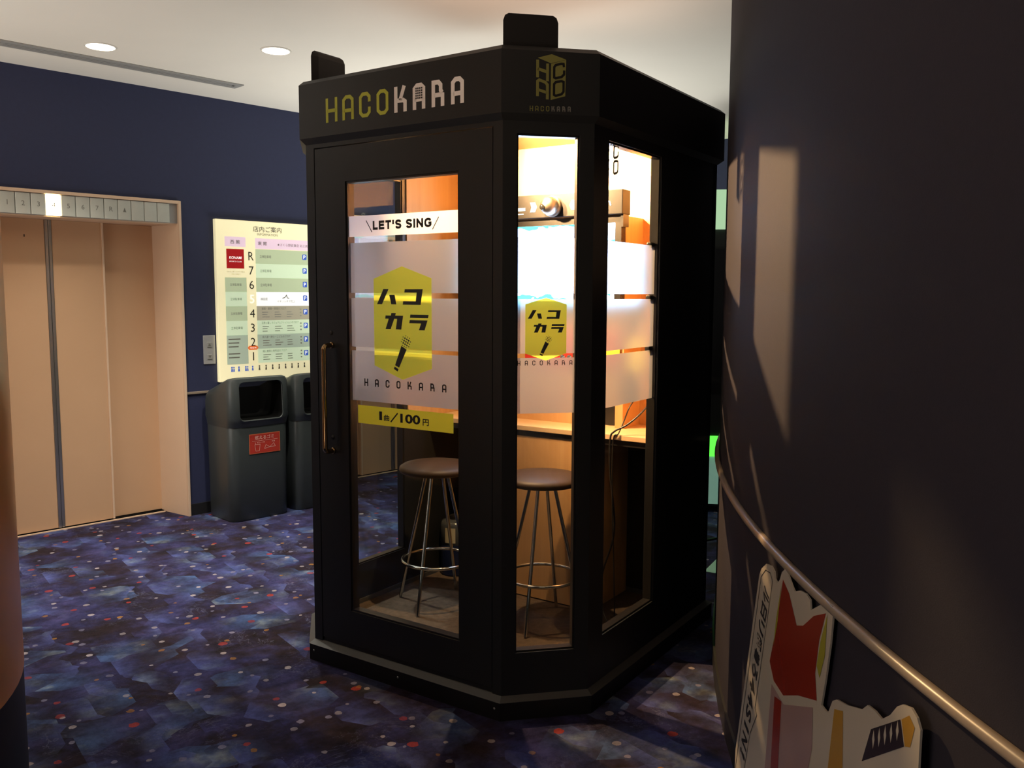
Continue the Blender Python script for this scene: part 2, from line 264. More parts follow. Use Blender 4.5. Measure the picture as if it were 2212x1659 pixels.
# ------------------------------------------------------------------ mesh helpers
class MB:
    def __init__(s): s.v = []; s.f = []
    def pts(s, ps):
        b = len(s.v); s.v += [tuple(p) for p in ps]; return list(range(b, b+len(ps)))
    def poly(s, ps): s.f.append(s.pts(ps)); return s
    def box(s, x0, x1, y0, y1, z0, z1):
        i = s.pts([(x, y, z) for z in (z0, z1) for y in (y0, y1) for x in (x0, x1)])
        for q in ((0, 2, 3, 1), (4, 5, 7, 6), (0, 1, 5, 4), (2, 6, 7, 3), (0, 4, 6, 2), (1, 3, 7, 5)): s.f.append([i[k] for k in q])
        return s
    def pbox(s, P, u0, u1, d0, d1, z0, z1):
        """box in a plane frame P=(origin, U, inward)"""
        O, U, D = P
        i = s.pts([(O[0]+U[0]*u+D[0]*d, O[1]+U[1]*u+D[1]*d, O[2]+z) for z in (z0, z1) for d in (d0, d1) for u in (u0, u1)])
        for q in ((0, 2, 3, 1), (4, 5, 7, 6), (0, 1, 5, 4), (2, 6, 7, 3), (0, 4, 6, 2), (1, 3, 7, 5)): s.f.append([i[k] for k in q])
        return s
    def ppoly(s, P, d, uz):
        O, U, D = P
        return s.poly([(O[0]+U[0]*u+D[0]*d, O[1]+U[1]*u+D[1]*d, O[2]+z) for u, z in uz])
    def prism(s, xy, z0, z1):
        n = len(xy); a = s.pts([(x, y, z0) for x, y in xy]); b = s.pts([(x, y, z1) for x, y in xy])
        s.f.append(a[::-1]); s.f.append(b)
        for k in range(n): s.f.append([a[k], a[(k+1) % n], b[(k+1) % n], b[k]])
        return s
    def loft(s, rings, cap0=True, cap1=True):
        n = len(rings[0]); idx = [s.pts(r) for r in rings]
        for a, b in zip(idx, idx[1:]):
            for k in range(n): s.f.append([a[k], a[(k+1) % n], b[(k+1) % n], b[k]])
        if cap0: s.f.append(idx[0][::-1])
        if cap1: s.f.append(idx[-1])
        return s
    def lathe(s, prof, c=(0, 0), seg=32, cap=True):
        rings = [[(c[0]+r*math.cos(2*pi*k/seg), c[1]+r*math.sin(2*pi*k/seg), z) for k in range(seg)] for r, z in prof]
        return s.loft(rings, cap, cap)
    def tube(s, path, r, seg=10, closed=False):
        path = [Vector(p) for p in path]; n = len(path); rings = []; up = None
        for k in range(n):
            if closed: d = path[(k+1) % n]-path[k-1]
            else: d = path[min(k+1, n-1)]-path[max(k-1, 0)]
            d.normalize()
            if up is None:
                up = Vector((0, 0, 1)) if abs(d.z) < 0.9 else Vector((1, 0, 0))
            a = d.cross(up).normalized(); bb = a.cross(d).normalized(); up = bb
            rings.append([path[k]+a*r*math.cos(2*pi*j/seg)+bb*r*math.sin(2*pi*j/seg) for j in range(seg)])
        if closed: rings.append(rings[0]); return s.loft(rings, False, False)
        return s.loft(rings)
    def stroke(s, P, d, line, wd, closed=False):
        """flat mitred stroke in plane frame P along (u,z) polyline"""
        n = len(line); L = []; R = []
        for k in range(n):
            if closed: a, b_, c = Vector(line[k-1]), Vector(line[k]), Vector(line[(k+1) % n])
            else: a, b_, c = Vector(line[max(k-1, 0)]), Vector(line[k]), Vector(line[min(k+1, n-1)])
            d1 = (b_-a); d2 = (c-b_)
            if d1.length == 0: d1 = d2
            if d2.length == 0: d2 = d1
            d1 = d1.normalized(); d2 = d2.normalized(); n1 = Vector((-d1.y, d1.x)); n2 = Vector((-d2.y, d2.x)); m = (n1+n2).normalized()
            k_ = wd/2/max(0.35, m.dot(n1)); L.append(b_+m*k_); R.append(b_-m*k_)
        for k in range(n if closed else n-1):
            j = (k+1) % n; s.ppoly(P, d, [tuple(R[k]), tuple(R[j]), tuple(L[j]), tuple(L[k])])
        return s
    def mesh(s, name, mat, smooth=None, bevel=0.0, recalc=True, seg=2):
        me = bpy.data.meshes.new(name); me.from_pydata(s.v, [], s.f); me.update()
        if recalc or bevel:
            bm = bmesh.new(); bm.from_mesh(me)
            bmesh.ops.remove_doubles(bm, verts=bm.verts, dist=1e-6) if bevel else None
            if recalc: bmesh.ops.recalc_face_normals(bm, faces=bm.faces)
            if bevel:
                ed = [e for e in bm.edges if len(e.link_faces) == 2 and e.calc_face_angle() > 0.5]
                bmesh.ops.bevel(bm, geom=ed, offset=bevel, segments=seg, affect='EDGES', profile=0.6, clamp_overlap=True)
            bm.to_mesh(me); bm.free()
        me.materials.append(mat)
        if smooth is not None:
            me.polygons.foreach_set('use_smooth', [True]*len(me.polygons)); me.set_sharp_from_angle(angle=math.radians(smooth))
        return me
def link(name, me, parent=None):
    o = bpy.data.objects.new(name, me); COL.objects.link(o)
    if parent is not None: o.parent = parent
    return o
def part(name, mb, mat, parent, label=None, **k):
    o = link(name, mb.mesh(name, mat, **k), parent)
    if label: o['label'] = label
    return o
def tag(o, label, cat, group=None):
    o['label'] = label; o['category'] = cat
    if group: o['group'] = group
    return o
def thing(name, label, cat, loc=(0, 0, 0), rz=0.0, group=None):
    o = bpy.data.objects.new(name, None); COL.objects.link(o); o.empty_display_size = 0.1
    o.location = loc; o.rotation_euler = (0, 0, rz); return tag(o, label, cat, group)
def struct(name, mb, mat, label=None, loc=(0, 0, 0), rz=0.0, **k):
    o = link(name, mb.mesh(name, mat, **k)); o.location = loc; o.rotation_euler = (0, 0, rz); o['kind'] = 'structure'
    if label: o['label'] = label
    return o
def copy_tree(o, parent=None):
    c = o.copy(); COL.objects.link(c); c.parent = parent
    for ch in o.children: copy_tree(ch, c)
    return c
def text_mesh(txt, bold=0.0):
    cu = bpy.data.curves.new('t', 'FONT'); cu.body = txt; cu.size = 1.0; cu.offset = bold; cu.resolution_u = 3
    ob = bpy.data.objects.new('t', cu); COL.objects.link(ob)
    dg = bpy.context.evaluated_depsgraph_get(); me = bpy.data.meshes.new_from_object(ob.evaluated_get(dg))
    vs = [tuple(v.co[:2]) for v in me.vertices]; fs = [list(p_.vertices) for p_ in me.polygons]
    bpy.data.objects.remove(ob); bpy.data.curves.remove(cu); bpy.data.meshes.remove(me); return vs, fs
def text(mb, P, d, txt, u0, u1, z0, z1, bold=0.0, fit=True, align='c', slant=0.0):
    """lay the writing txt into the box u0..u1 x z0..z1 of plane frame P"""
    vs, fs = text_mesh(txt, bold)
    if not vs: return mb
    xa, xb = min(v[0] for v in vs), max(v[0] for v in vs); ya, yb = min(v[1] for v in vs), max(v[1] for v in vs)
    sy = (z1-z0)/(yb-ya); sx = (u1-u0)/(xb-xa)
    if not fit: sx = min(sx, sy); off = {'c': ((u1-u0)-sx*(xb-xa))/2, 'l': 0}[align]
    else: off = 0
    O, U, D = P; i = mb.pts([(O[0]+U[0]*(u0+off+(x-xa)*sx+slant*(y-ya)*sy)+D[0]*d, O[1]+U[1]*(u0+off+(x-xa)*sx+slant*(y-ya)*sy)+D[1]*d, O[2]+z0+(y-ya)*sy) for x, y in vs])
    for f in fs: mb.f.append([i[k] for k in f])
    return mb
def offset_poly(ps, d):
    n = len(ps); out = []
    for k in range(n):
        a, b, c = Vector(ps[k-1]), Vector(ps[k]), Vector(ps[(k+1) % n]); d1 = (b-a).normalized(); d2 = (c-b).normalized()
        n1 = Vector((d1.y, -d1.x)); n2 = Vector((d2.y, -d2.x)); m = (n1+n2).normalized(); out.append(tuple(b+m*(d/m.dot(n1))))
    return out
def rrect(w, h, r, seg=5, cx=0, cy=0):
    out = []
    for (sx, sy, a0) in ((1, 1, 0), (-1, 1, pi/2), (-1, -1, pi), (1, -1, 3*pi/2)):
        for k in range(seg+1):
            a = a0+pi/2*k/seg; out.append((cx+sx*(w/2-r)+r*math.cos(a), cy+sy*(h/2-r)+r*math.sin(a)))
    return out
# ------------------------------------------------------------------ the room
ZC = 2.701
A = Vector((-2.062, 5.689, 0)); WANG = math.radians(45.5)              # elevator wall frame: x along the wall, -y into the room
def wl(s, n, z=0.0):
    T = Vector((math.cos(WANG), math.sin(WANG), 0)); Nn = Vector((math.sin(WANG), -math.cos(WANG), 0)); p_ = A+T*s+Nn*n; return (p_.x, p_.y, z)
CX, CY, CR = 7.605, 1.984, 6.936                                      # curved wall
def arc(r, a0, a1, n): return [(CX+r*math.cos(a0+(a1-a0)*k/n), CY+r*math.sin(a0+(a1-a0)*k/n)) for k in range(n+1)]
struct('floor', MB().box(-8, 9, -5, 13, -0.05, 0), M['carpet'], 'blue and violet space-pattern carpet with dots')
struct('ceiling', MB().box(-8, 9, -5, 13, ZC, ZC+0.1), M['ceiling'], 'plain off-white ceiling')
E1, E2, EH = -0.77, 1.79, 0.709                                         # elevator centres, half width of the frame
S_END = 3.75
mb = MB()
for s0, s1 in ((-6.0, E1-EH), (E1+EH, E2-EH), (E2+EH, S_END+0.2)): mb.box(s0, s1, 0, 0.5, 0, ZC)
for c in (E1, E2): mb.box(c-EH, c+EH, 0, 0.5, 2.027, ZC)
for c in (E1, E2): mb.box(c-EH, c+EH, 0.42, 0.5, 0, 2.027)
wall_left = struct('wall_left', mb, M['navy'], 'navy painted wall with two elevators', A, WANG)
struct('wall_back', MB().box(S_END, S_END+0.2, -9, 0.0, 0, ZC), M['navy'], 'navy wall at the far end', A, WANG)
mb = MB(); mb2 = MB()
for s0, s1 in ((-6.0, E1-EH), (E1+EH, E2-EH), (E2+EH, S_END)): mb.box(s0, s1, -0.010, 0, 0, 0.075); mb2.box(s0, s1, -0.012, 0, 0.798, 0.814)
struct('baseboard_left', mb, M['base_black'], 'black skirting under the navy wall', A, WANG)
struct('trim_1', mb2, M['rail'], 'thin pale rail along the navy wall', A, WANG, bevel=0.003)
a0, a1 = math.radians(112), math.radians(262); NA = 90
ring = arc(CR, a0, a1, NA); back = arc(CR-0.2, a0, a1, NA)
struct('wall_right', MB().prism(ring+back[::-1], 0, ZC), M['navy2'], 'dark curved wall swelling in from the right', smooth=20)
struct('baseboard_right', MB().prism(arc(CR+0.008, a0, a1, NA)+arc(CR-0.02, a0, a1, NA)[::-1], 0, 0.079), M['base_black'], 'dark skirting of the curved wall', smooth=20)
tr = MB().tube([(x, y, 0.806) for x, y in arc(CR+0.006, a0, a1, 120)], 0.0125, 10)
struct('trim_2', tr, M['rail'], 'thin pale rail bending along the curved wall', smooth=40)
# left round column
t = thing('round_column', 'tan round column with black foot at the left edge', 'column', (-2.081, 1.87, 0))
part('shaft', MB().lathe([(0.873, 0.458), (0.873, ZC)], seg=96), M['column'], t, smooth=30)
part('foot', MB().lathe([(0.871, 0.0), (0.871, 0.458)], seg=96), M['columnbase'], t, 'black lower band', smooth=30)
# ------------------------------------------------------------------ elevators
WP = ((0, 0, 0), (1, 0, 0), (0, 1, 0))                                  # plane frame of the wall: u = along, d = into the wall
def make_elevator():
    e = thing('elevator', 'beige elevator doors with lit floor number left of the trash cans', 'elevator', wl(E1, 0), WANG)
    h = EH; fr = MB()
    fr.box(h-0.016, h, -0.018, 0.02, 0, 2.027).box(-h, -h+0.016, -0.018, 0.02, 0, 2.027).box(-h+0.016, h-0.016, -0.018, 0.02, 2.010, 2.027)
    part('frame', fr, M['elev_frame'], e, bevel=0.002)
    zi = 1.888
    for sg in (1, -1):
        j = MB(); xs = sorted([(0.643*sg), (0.695*sg)])
        ring = [(0.693*sg, 0.0), (0.641*sg, 0.27), (0.655*sg+0.05*sg, 0.29), (0.707*sg, 0.02)]
        j.prism(ring if sg < 0 else ring[::-1], 0, zi); part('jamb', j, M['elev_frame'], e)
    part('head', MB().box(-0.69, 0.69, 0.012, 0.29, zi-0.006, zi), M['elev_frame'], e)
    part('indicator_backing', MB().box(-0.693, 0.693, 0.008, 0.06, zi, 2.010), M['vent'], e)
    lab = {4: '▼', 5: '1', 6: '2', 7: '3', 8: '4', 9: '5', 10: '6', 11: '7', 12: 'R', 13: '▲'}
    cell0 = None
    for k in range(17):
        x = -0.66+0.08*k - 0.02
        c = MB(); c.prism(rrect(0.078, 0.016, 0.006, 3, 0, 0.0), zi+0.002, 2.006)
        me = cell0 if (cell0 and k != 8) else c.mesh('indicator_cell', M['milk_lit'] if k == 8 else M['milk'], smooth=30)
        if k == 0: cell0 = me
        o = link('indicator_cell', me, e); o.location = (x, 0.0, 0)
        if k == 8: o['label'] = 'lit floor four cell'
        if k in lab:
            tm = text(MB(), ((x, 0, 0), (1, 0, 0), (0, 1, 0)), -0.0085, lab[k], -0.010, 0.010, 1.935, 1.962, fit=False)
            q = link('floor_number', tm.mesh('floor_number', M['inkgrey'], recalc=False), e)
    yb = 0.235
    for sg in (1, -1):
        xs = sorted([0.020*sg, 0.318*sg]); part('door_panel', MB().box(xs[0], xs[1], yb, yb+0.03, 0.012, zi-0.006), M['elev'], e, bevel=0.002)
        xs = sorted([0.300*sg, 0.645*sg]); part('door_panel', MB().box(xs[0], xs[1], yb+0.034, yb+0.06, 0.012, zi-0.006), M['elev'], e, bevel=0.002)
        xs = sorted([0.307*sg, 0.319*sg]); part('edge_lip', MB().box(xs[0], xs[1], yb-0.008, yb+0.005, 0.012, zi-0.006), M['elev_frame'], e, bevel=0.002)
        xs = sorted([0.0005*sg, 0.019*sg]); part('meeting_edge', MB().box(xs[0], xs[1], yb-0.004, yb+0.03, 0.012, zi-0.006), M['steel_strip'], e, bevel=0.003)
    part('keyhole', MB().prism(rrect(0.006, 0.002, 0.0009, 2, -0.13, yb-0.001), 1.775, 1.79), M['ink'], e)
    part('sill', MB().box(-0.64, 0.64, 0.212, 0.30, 0, 0.006), M['elev_frame'], e)
    part('sill_groove', MB().box(-0.64, 0.64, 0.228, 0.30, 0.006, 0.009), M['gap'], e)
    return e
ev = make_elevator()
ev2 = copy_tree(ev); ev2.location = wl(E2, 0); tag(ev2, 'elevator doors seen through the booth glass behind the karaoke booth', 'elevator')
for ch in ev2.children:
    if ch.get('label') == 'lit floor four cell':
        ch.data = ch.data.copy(); ch.data.materials[0] = M['milk']; del ch['label']
# call button plate
t = thing('call_button_panel', 'steel call button plate right of the elevator frame', 'button panel', wl(0.105, 0.0), WANG)
part('plate', MB().box(-0.041, 0.041, -0.006, 0, 0.988, 1.176), M['panel_plate'], t, bevel=0.002)
for z, arrow in ((1.115, '▲'), (1.035, '▼')):
    b = part('button', MB().box(-0.016, 0.016, -0.011, -0.004, z-0.016, z+0.016), M['vent'], t, bevel=0.002)
    part('button_mark', text(MB(), WP, -0.0115, arrow, -0.010, 0.010, z-0.009, z+0.009, fit=False), M['inkgrey'], b, recalc=False)
# ------------------------------------------------------------------ shop directory
t = thing('directory_sign', 'cream lit store directory board hanging above the trash cans', 'sign', wl(0, 0), WANG)
part('board', MB().box(0.157, 0.912, -0.034, 0, 0.865, 1.932), M['sign'], t, bevel=0.004)
D1, D2, D3 = -0.0346, -0.0352, -0.0356
def rect(mb, u0, u1, z0, z1, d): return mb.ppoly(WP, d, [(u0, z0), (u1, z0), (u1, z1), (u0, z1)])
rows = [1.747, 1.650, 1.555, 1.460, 1.365, 1.268, 1.172, 1.075, 0.978]
part('heading', text(MB(), WP, D2, '店内ご案内', 0.425, 0.640, 1.862, 1.900, bold=0.006), M['inkgrey'], t, recalc=False); part('heading', text(MB(), WP, D2, 'INFORMATION', 0.455, 0.610, 1.838, 1.854), M['ink_sign'], t, recalc=False)
for u0, u1, z0, z1 in ((0.218, 0.368, 1.757, 1.822), (0.438, 0.880, 1.750, 1.820)): part('heading_strip', rect(MB(), u0, u1, z0, z1, D1), M['sign_pk'], t, recalc=False)
for tx, u0, u1, z0, z1, bo in (('西 館', 0.258, 0.326, 1.776, 1.802, 0.008), ('東 館', 0.458, 0.525, 1.774, 1.800, 0.008), ('★さくら野百貨店 北上店', 0.605, 0.845, 1.773, 1.792, 0.0)):
    part('wing_name', text(MB(), WP, D2, tx, u0, u1, z0, z1, bold=bo), M['inkgrey'], t, recalc=False)
cols = ['sign_g1', 'sign_g2', 'sign_g1', 'sign_wh', 'sign_gr', 'sign_g2', 'sign_gb', 'sign_g2']
txt = ['立体駐車場']*3+['映画館', '雑貨・書籍・食堂のフロア', '日用と暮し カジュアルファッションのフロア', '婦人服・紳士・こどものフロア', '婦人雑貨と食料品のフロア']
for k in range(8):
    z1, z0 = rows[k], rows[k+1]
    r_o = part('floor_row', rect(MB(), 0.438, 0.880, z0, z1, D1), M[cols[k]], t, recalc=False)
    q = MB(); fp = MB()
    if k < 4: text(q, WP, D2, txt[k], 0.470, 0.470+0.017*len(txt[k]), (z0+z1)/2-0.010, (z0+z1)/2+0.010)
    else:
        text(q, WP, D2, txt[k], 0.475, 0.475+0.0155*len(txt[k]) if len(txt[k]) < 16 else 0.76, z1-0.026, z1-0.009)
        for cc in range(3):
            for rr in range(3):
                u = 0.478+cc*0.095; z = z1-0.042-rr*0.016; ln = 0.035+0.03*random.random(); rect(fp, u, u+ln, z-0.0025, z+0.0025, D2)
        for rr in range(3): rect(fp, 0.772, 0.784, z1-0.030-rr*0.022, z1-0.020-rr*0.022, D2)
    if k == 3:
        text(fp, WP, D2, 'イオンシネマ北上', 0.595, 0.735, z0+0.022, z0+0.040); lg = MB().stroke(WP, D2, [(0.635, z0+0.052), (0.655, z0+0.058), (0.668, z0+0.074), (0.675, z0+0.055), (0.690, z0+0.052)], 0.006)
        part('cinema_logo', lg, M['ink_sign'], r_o, recalc=False); part('cinema_name', fp, M['ink_sign'], r_o, recalc=False)
    elif k > 3: part('fine_print', fp, M['fine_print'], r_o, recalc=False)['kind'] = 'stuff'
    part('row_text', q, M['ink_sign'], r_o, recalc=False)
    ic = part('parking_icon', MB().ppoly(WP, D2, [(x, z) for x, z in rrect(0.034, 0.038, 0.005, 3, 0.817, (z0+z1)/2+0.006)]), M['sign_bl'], t, recalc=False)
    part('parking_letter', text(MB(), WP, D3, 'P', 0.808, 0.826, (z0+z1)/2-0.007, (z0+z1)/2+0.019, bold=0.01), M['sign_wh'], ic, recalc=False)
    part('floor_numeral', text(MB(), WP, D2, 'R7654321'[k], 0.386, 0.424, (z0+z1)/2-0.028, (z0+z1)/2+0.028, fit=False), M['sign_wh'] if k == 3 else M['ink'], t, recalc=False)
for k in range(2, 8):
    z1, z0 = rows[k], rows[k+1]; r_o = part('floor_row', rect(MB(), 0.213, 0.368, z0, z1, D1), M[['sign_g1', 'sign_g2', 'sign_g1', 'sign_g2', 'sign_gb', 'sign_gb'][k-2]], t, recalc=False); q = MB()
    if k < 6: text(q, WP, D2, '立体駐車場', 0.248, 0.330, (z0+z1)/2-0.009, (z0+z1)/2+0.009)
    else:
        for rr in range(3 if k == 6 else 2): rect(q, 0.225, 0.225+0.10*(0.6+0.4*random.random()), z1-0.030-rr*0.025, z1-0.022-rr*0.025, D2)
    part('row_text', q, M['ink_sign'], r_o, recalc=False)
sq = part('tenant_square', rect(MB(), 0.228, 0.354, 1.614, 1.742, D1), M['sign_red'], t, recalc=False)
part('tenant_name', text(text(MB(), WP, D2, 'KONAMI', 0.247, 0.335, 1.676, 1.694, bold=0.01, slant=0.15), WP, D2, 'SPORTS CLUB', 0.247, 0.335, 1.656, 1.664), M['sign_wh'], sq, recalc=False)
part('tenant_note', text(text(MB(), WP, D2, 'コナミスポーツクラブ北上', 0.228, 0.358, 1.588, 1.598), WP, D2, 'フロントロビー', 0.260, 0.325, 1.572, 1.582), M['inkgrey'], t, recalc=False)
mk = part('you_are_here_marker', MB().ppoly(WP, D2, [(0.363, 1.085), (0.374, 1.098), (0.432, 1.098), (0.445, 1.085), (0.432, 1.070), (0.374, 1.070)]), M['sign_or'], t, recalc=False)
part('marker_text', text(MB(), WP, D3, '現在地', 0.380, 0.428, 1.079, 1.089), M['sign_wh'], mk, recalc=False)
for k in range(12):
    u = 0.245+0.0505*k; q = MB(); q.ppoly(WP, D2, rrect(0.012, 0.012, 0.0058, 3, u, 0.958)); q.ppoly(WP, D2, [(u-0.007, 0.930), (u+0.007, 0.930), (u+0.004, 0.951), (u-0.004, 0.951)])
    if k in (0, 2): q.ppoly(WP, D2, rrect(0.010, 0.010, 0.0048, 3, u+0.014, 0.958)); q.ppoly(WP, D2, [(u+0.008, 0.930), (u+0.020, 0.930), (u+0.017, 0.951), (u+0.011, 0.951)])
    part('facility_pictogram', q, M['sign_bl'] if k < 4 else M['inkgrey'], t, recalc=False)
# ------------------------------------------------------------------ trash cans
def bool_cut(me, cutter_me):
    a = link('a', me); b = link('b', cutter_me); md = a.modifiers.new('b', 'BOOLEAN'); md.object = b; md.operation = 'DIFFERENCE'; md.solver = 'EXACT'
    dg = bpy.context.evaluated_depsgraph_get(); dg.update(); out = bpy.data.meshes.new_from_object(a.evaluated_get(dg))
    bpy.data.objects.remove(a); bpy.data.objects.remove(b); return out
def make_bin(label, s, mat_st, txt_mat, edge_mat, red):
    W_, Dp = 0.432, 0.365
    t = thing('trash_can', label, 'trash can', wl(s+W_/2, 0.030+Dp/2), WANG, 'grey trash cans under the directory sign')
    def R(wd, dp, r, z, dy=0): return [(x, y+dy, z) for x, y in rrect(wd, dp, r, 6)]
    part('body', MB().loft([R(W_-0.030, Dp-0.030, 0.06, 0.0), R(W_-0.022, Dp-0.022, 0.06, 0.008), R(W_-0.012, Dp-0.012, 0.065, 0.60), R(W_-0.014, Dp-0.014, 0.065, 0.606)]), M['bin'], t, smooth=35)
    rings = []
    for z, wd, dp, sh in ((0.606, W_-0.012, Dp-0.010, 0.0), (0.640, W_-0.006, Dp+0.004, 0.0), (0.662, W_, Dp+0.020, 0.0), (0.80, W_, Dp+0.012, 0.35), (0.89, W_-0.004, Dp+0.002, 0.9), (0.915, W_-0.018, Dp-0.010, 1.0), (0.927, W_-0.05, Dp-0.045, 1.0)):
        rg = []
        for x, y in rrect(wd, dp, 0.06 if z < 0.92 else 0.05, 6):
            f = (y+Dp/2)/Dp; f = max(0, min(1, f)); drop = sh*0.125*(f**1.3); rg.append((x, y-(0.006 if z > 0.63 else 0), z-drop))
        rings.append(rg)
    hood = MB().loft(rings).mesh('hood', M['bin'])
    cut = MB(); rr = rrect(0.306, 0.245, 0.035, 6, 0, 0.772)
    cut.loft([[(x, -0.40, z) for x, z in rr], [(x, 0.10, z) for x, z in rr]]); cm = cut.mesh('c', M['bin'])
    hm = bool_cut(hood, cm); hm.polygons.foreach_set('use_smooth', [True]*len(hm.polygons)); hm.set_sharp_from_angle(angle=math.radians(32))
    hm.materials.append(M['gap'])  # cavity faces painted black for the shade inside the mouth
    for pl in hm.polygons:
        c_ = pl.center
        if abs(c_.x) < 0.1545 and c_.y > -0.176 and 0.648 < c_.z < 0.896 and c_.y < 0.102 and abs(c_.x) < 0.16 and not (c_.z > 0.90): pl.material_index = 1
    ho = link('hood', hm, t)
    rim = [(x, -0.190+0.012*((z-0.772)/0.13)**1 if z > 0.772 else -0.192, z) for x, z in rrect(0.312, 0.252, 0.038, 8, 0, 0.772)]
    part('mouth_rim', MB().tube(rim, 0.006, 8, closed=True), M['bin'], t, smooth=60)
    Pf = ((0, -Dp/2+0.0052, 0), (1, 0, 0), (0, 1, 0))
    st = part('sticker', MB().ppoly(Pf, -0.001, [(-0.085, 0.428), (0.135, 0.428), (0.135, 0.556), (-0.085, 0.556)]), edge_mat, t, 'red waste sticker' if red else 'blue waste sticker', recalc=False)
    part('sticker_face', MB().ppoly(Pf, -0.0016, [(-0.081, 0.432), (0.131, 0.432), (0.131, 0.552), (-0.081, 0.552)]), mat_st, st, recalc=False)
    if red:
        q = text(MB(), Pf, -0.0022, '燃えるゴミ', -0.045, 0.090, 0.518, 0.544, bold=0.012)
        q.ppoly(Pf, -0.0022, [(-0.065, 0.5095), (0.118, 0.5095), (0.118, 0.511), (-0.065, 0.511)])
        text(q, Pf, -0.0022, '紙コップ類', -0.030, 0.025, 0.494, 0.503); text(q, Pf, -0.0022, '割箸', 0.075, 0.098, 0.494, 0.503)
        q.stroke(Pf, -0.0022, [(-0.047, 0.487), (-0.040, 0.445), (-0.016, 0.445), (-0.009, 0.487)], 0.0022, True); q.stroke(Pf, -0.0022, [(-0.040, 0.487), (-0.043, 0.502)], 0.0022)
        q.stroke(Pf, -0.0022, [(0.022, 0.455), (0.032, 0.480), (0.060, 0.462)], 0.0022, True); q.stroke(Pf, -0.0022, [(0.060, 0.462), (0.088, 0.486), (0.100, 0.464)], 0.0022, True)
        part('sticker_print', q, txt_mat, st, recalc=False)
    else:
        q = MB(); q.ppoly(Pf, -0.0022, [(-0.065, 0.5095), (0.118, 0.5095), (0.118, 0.511), (-0.065, 0.511)]); part('sticker_print', q, txt_mat, st, recalc=False)
    return t
make_bin('grey trash can with a red sticker, next to the elevator', 0.030, M['bin_red'], M['bin_line'], M['bin_edge'], True)
make_bin('grey trash can with a blue sticker, half hidden by the booth', 0.492, M['bin_blue'], M['white_print'], M['bin_line'], False)
# ------------------------------------------------------------------ ceiling fittings
def downlight(x, y, label, watts, vis=True):
    t = thing('downlight', label, 'ceiling light', (x, y, ZC), 0, 'round ceiling downlights')
    part('trim_ring', MB().loft([[(r*math.cos(2*pi*k/32), r*math.sin(2*pi*k/32), z) for k in range(32)] for r, z in ((0.078, 0.0), (0.078, -0.003), (0.070, -0.005), (0.067, -0.001))], False, False), M['whitetrim'], t, smooth=30)
    part('lamp', MB().lathe([(0.067, -0.0015), (0.067, -0.004), (0.02, -0.009)], seg=32), M['downlamp'], t)
    ld = bpy.data.lights.new('downlight_beam', 'SPOT'); ld.energy = watts; ld.color = (1.0, 0.92, 0.80); ld.spot_size = math.radians(96); ld.spot_blend = 1.0; ld.shadow_soft_size = 0.06
    lo = bpy.data.objects.new('downlight_beam', ld); COL.objects.link(lo); lo.location = (0, 0, -0.02); lo.parent = t
downlight(-2.106, 4.638, 'glowing downlight beside the ceiling vent, left of the two', DOWN_W)
downlight(-1.228, 4.702, 'glowing downlight nearer the booth, right of the two', DOWN_W)
t = thing('ceiling_vent', 'long narrow slotted air vent in the ceiling along the wall', 'vent', wl(0, 0, ZC), WANG)
x0, x1, y0, y1 = -2.2, 0.141, -0.480, -0.365
part('vent_frame', MB().box(x0, x1, y0, y0+0.022, -0.006, 0).box(x0, x1, y1-0.022, y1, -0.006, 0).box(x1-0.03, x1, y0+0.022, y1-0.022, -0.006, 0).box(x0, x0+0.03, y0+0.022, y1-0.022, -0.006, 0), M['vent'], t, bevel=0.001)
part('vent_backing', MB().box(x0+0.03, x1-0.03, y0+0.022, y1-0.022, -0.001, -0.0005), M['ventdark'], t)
for k in range(3):
    yy = y0+0.0240+k*0.0240; part('slat', MB().box(x0+0.03, x1-0.03 if k != 1 else x1-0.05, yy, yy+0.0175, -0.006, -0.002), M['vent'], t)
for k in range(4): part('spacer', MB().box(-1.72+0.56*k, -1.705+0.56*k, y0+0.022, y1-0.022, -0.0055, -0.002), M['vent'], t)
# ------------------------------------------------------------------ far arcade machine
t = thing('arcade_machine', 'tall dark game machine with green glow behind the booth', 'arcade machine', (1.62, 5.75, 0), math.radians(-8))
part('cabinet', MB().box(-0.55, 0.02, 0.0, 0.8, 0.04, 2.06), M['arc_dark'], t, bevel=0.01)
part('marquee', MB().box(-0.53, 0.00, -0.06, 0.0, 1.875, 2.125), M['arc_top'], t, 'pale green lit marquee', bevel=0.01)
part('green_light_bar', MB().box(-0.53, 0.00, -0.012, 0.0, 0.40, 0.52), M['arc_green'], t, 'bright green light bar')
part('light_bar_lip', MB().box(-0.53, 0.00, -0.022, 0.0, 0.385, 0.40), M['arc_green'], t)
part('lower_panel', MB().box(-0.53, 0.00, -0.010, 0.0, 0.06, 0.385), M['arc_pale'], t, 'pale green lower panel')
part('dark_screen', MB().box(-0.50, -.03, -0.008, 0.0, 0.80, 1.75), M['lens'], t)
tag(link('floor_tape', MB().box(-0.25, 0.25, -0.03, 0.03, 0.0, 0.003).mesh('floor_tape', M['tape'])), 'pale tape strip on the carpet before the far machine', 'tape')
bpy.data.objects['floor_tape'].location = (1.16, 4.72, 0); bpy.data.objects['floor_tape'].rotation_euler = (0, 0, math.radians(62))
tag(link('floor_cable', MB().tube([(0.8, 5.05, 0.006), (1.0, 5.0, 0.006), (1.25, 5.15, 0.006), (1.5, 5.5, 0.006), (1.6, 5.74, 0.02)], 0.006, 8).mesh('floor_cable', M['blackpl'], smooth=60)), 'black cable lying on the floor before the far machine', 'cable')
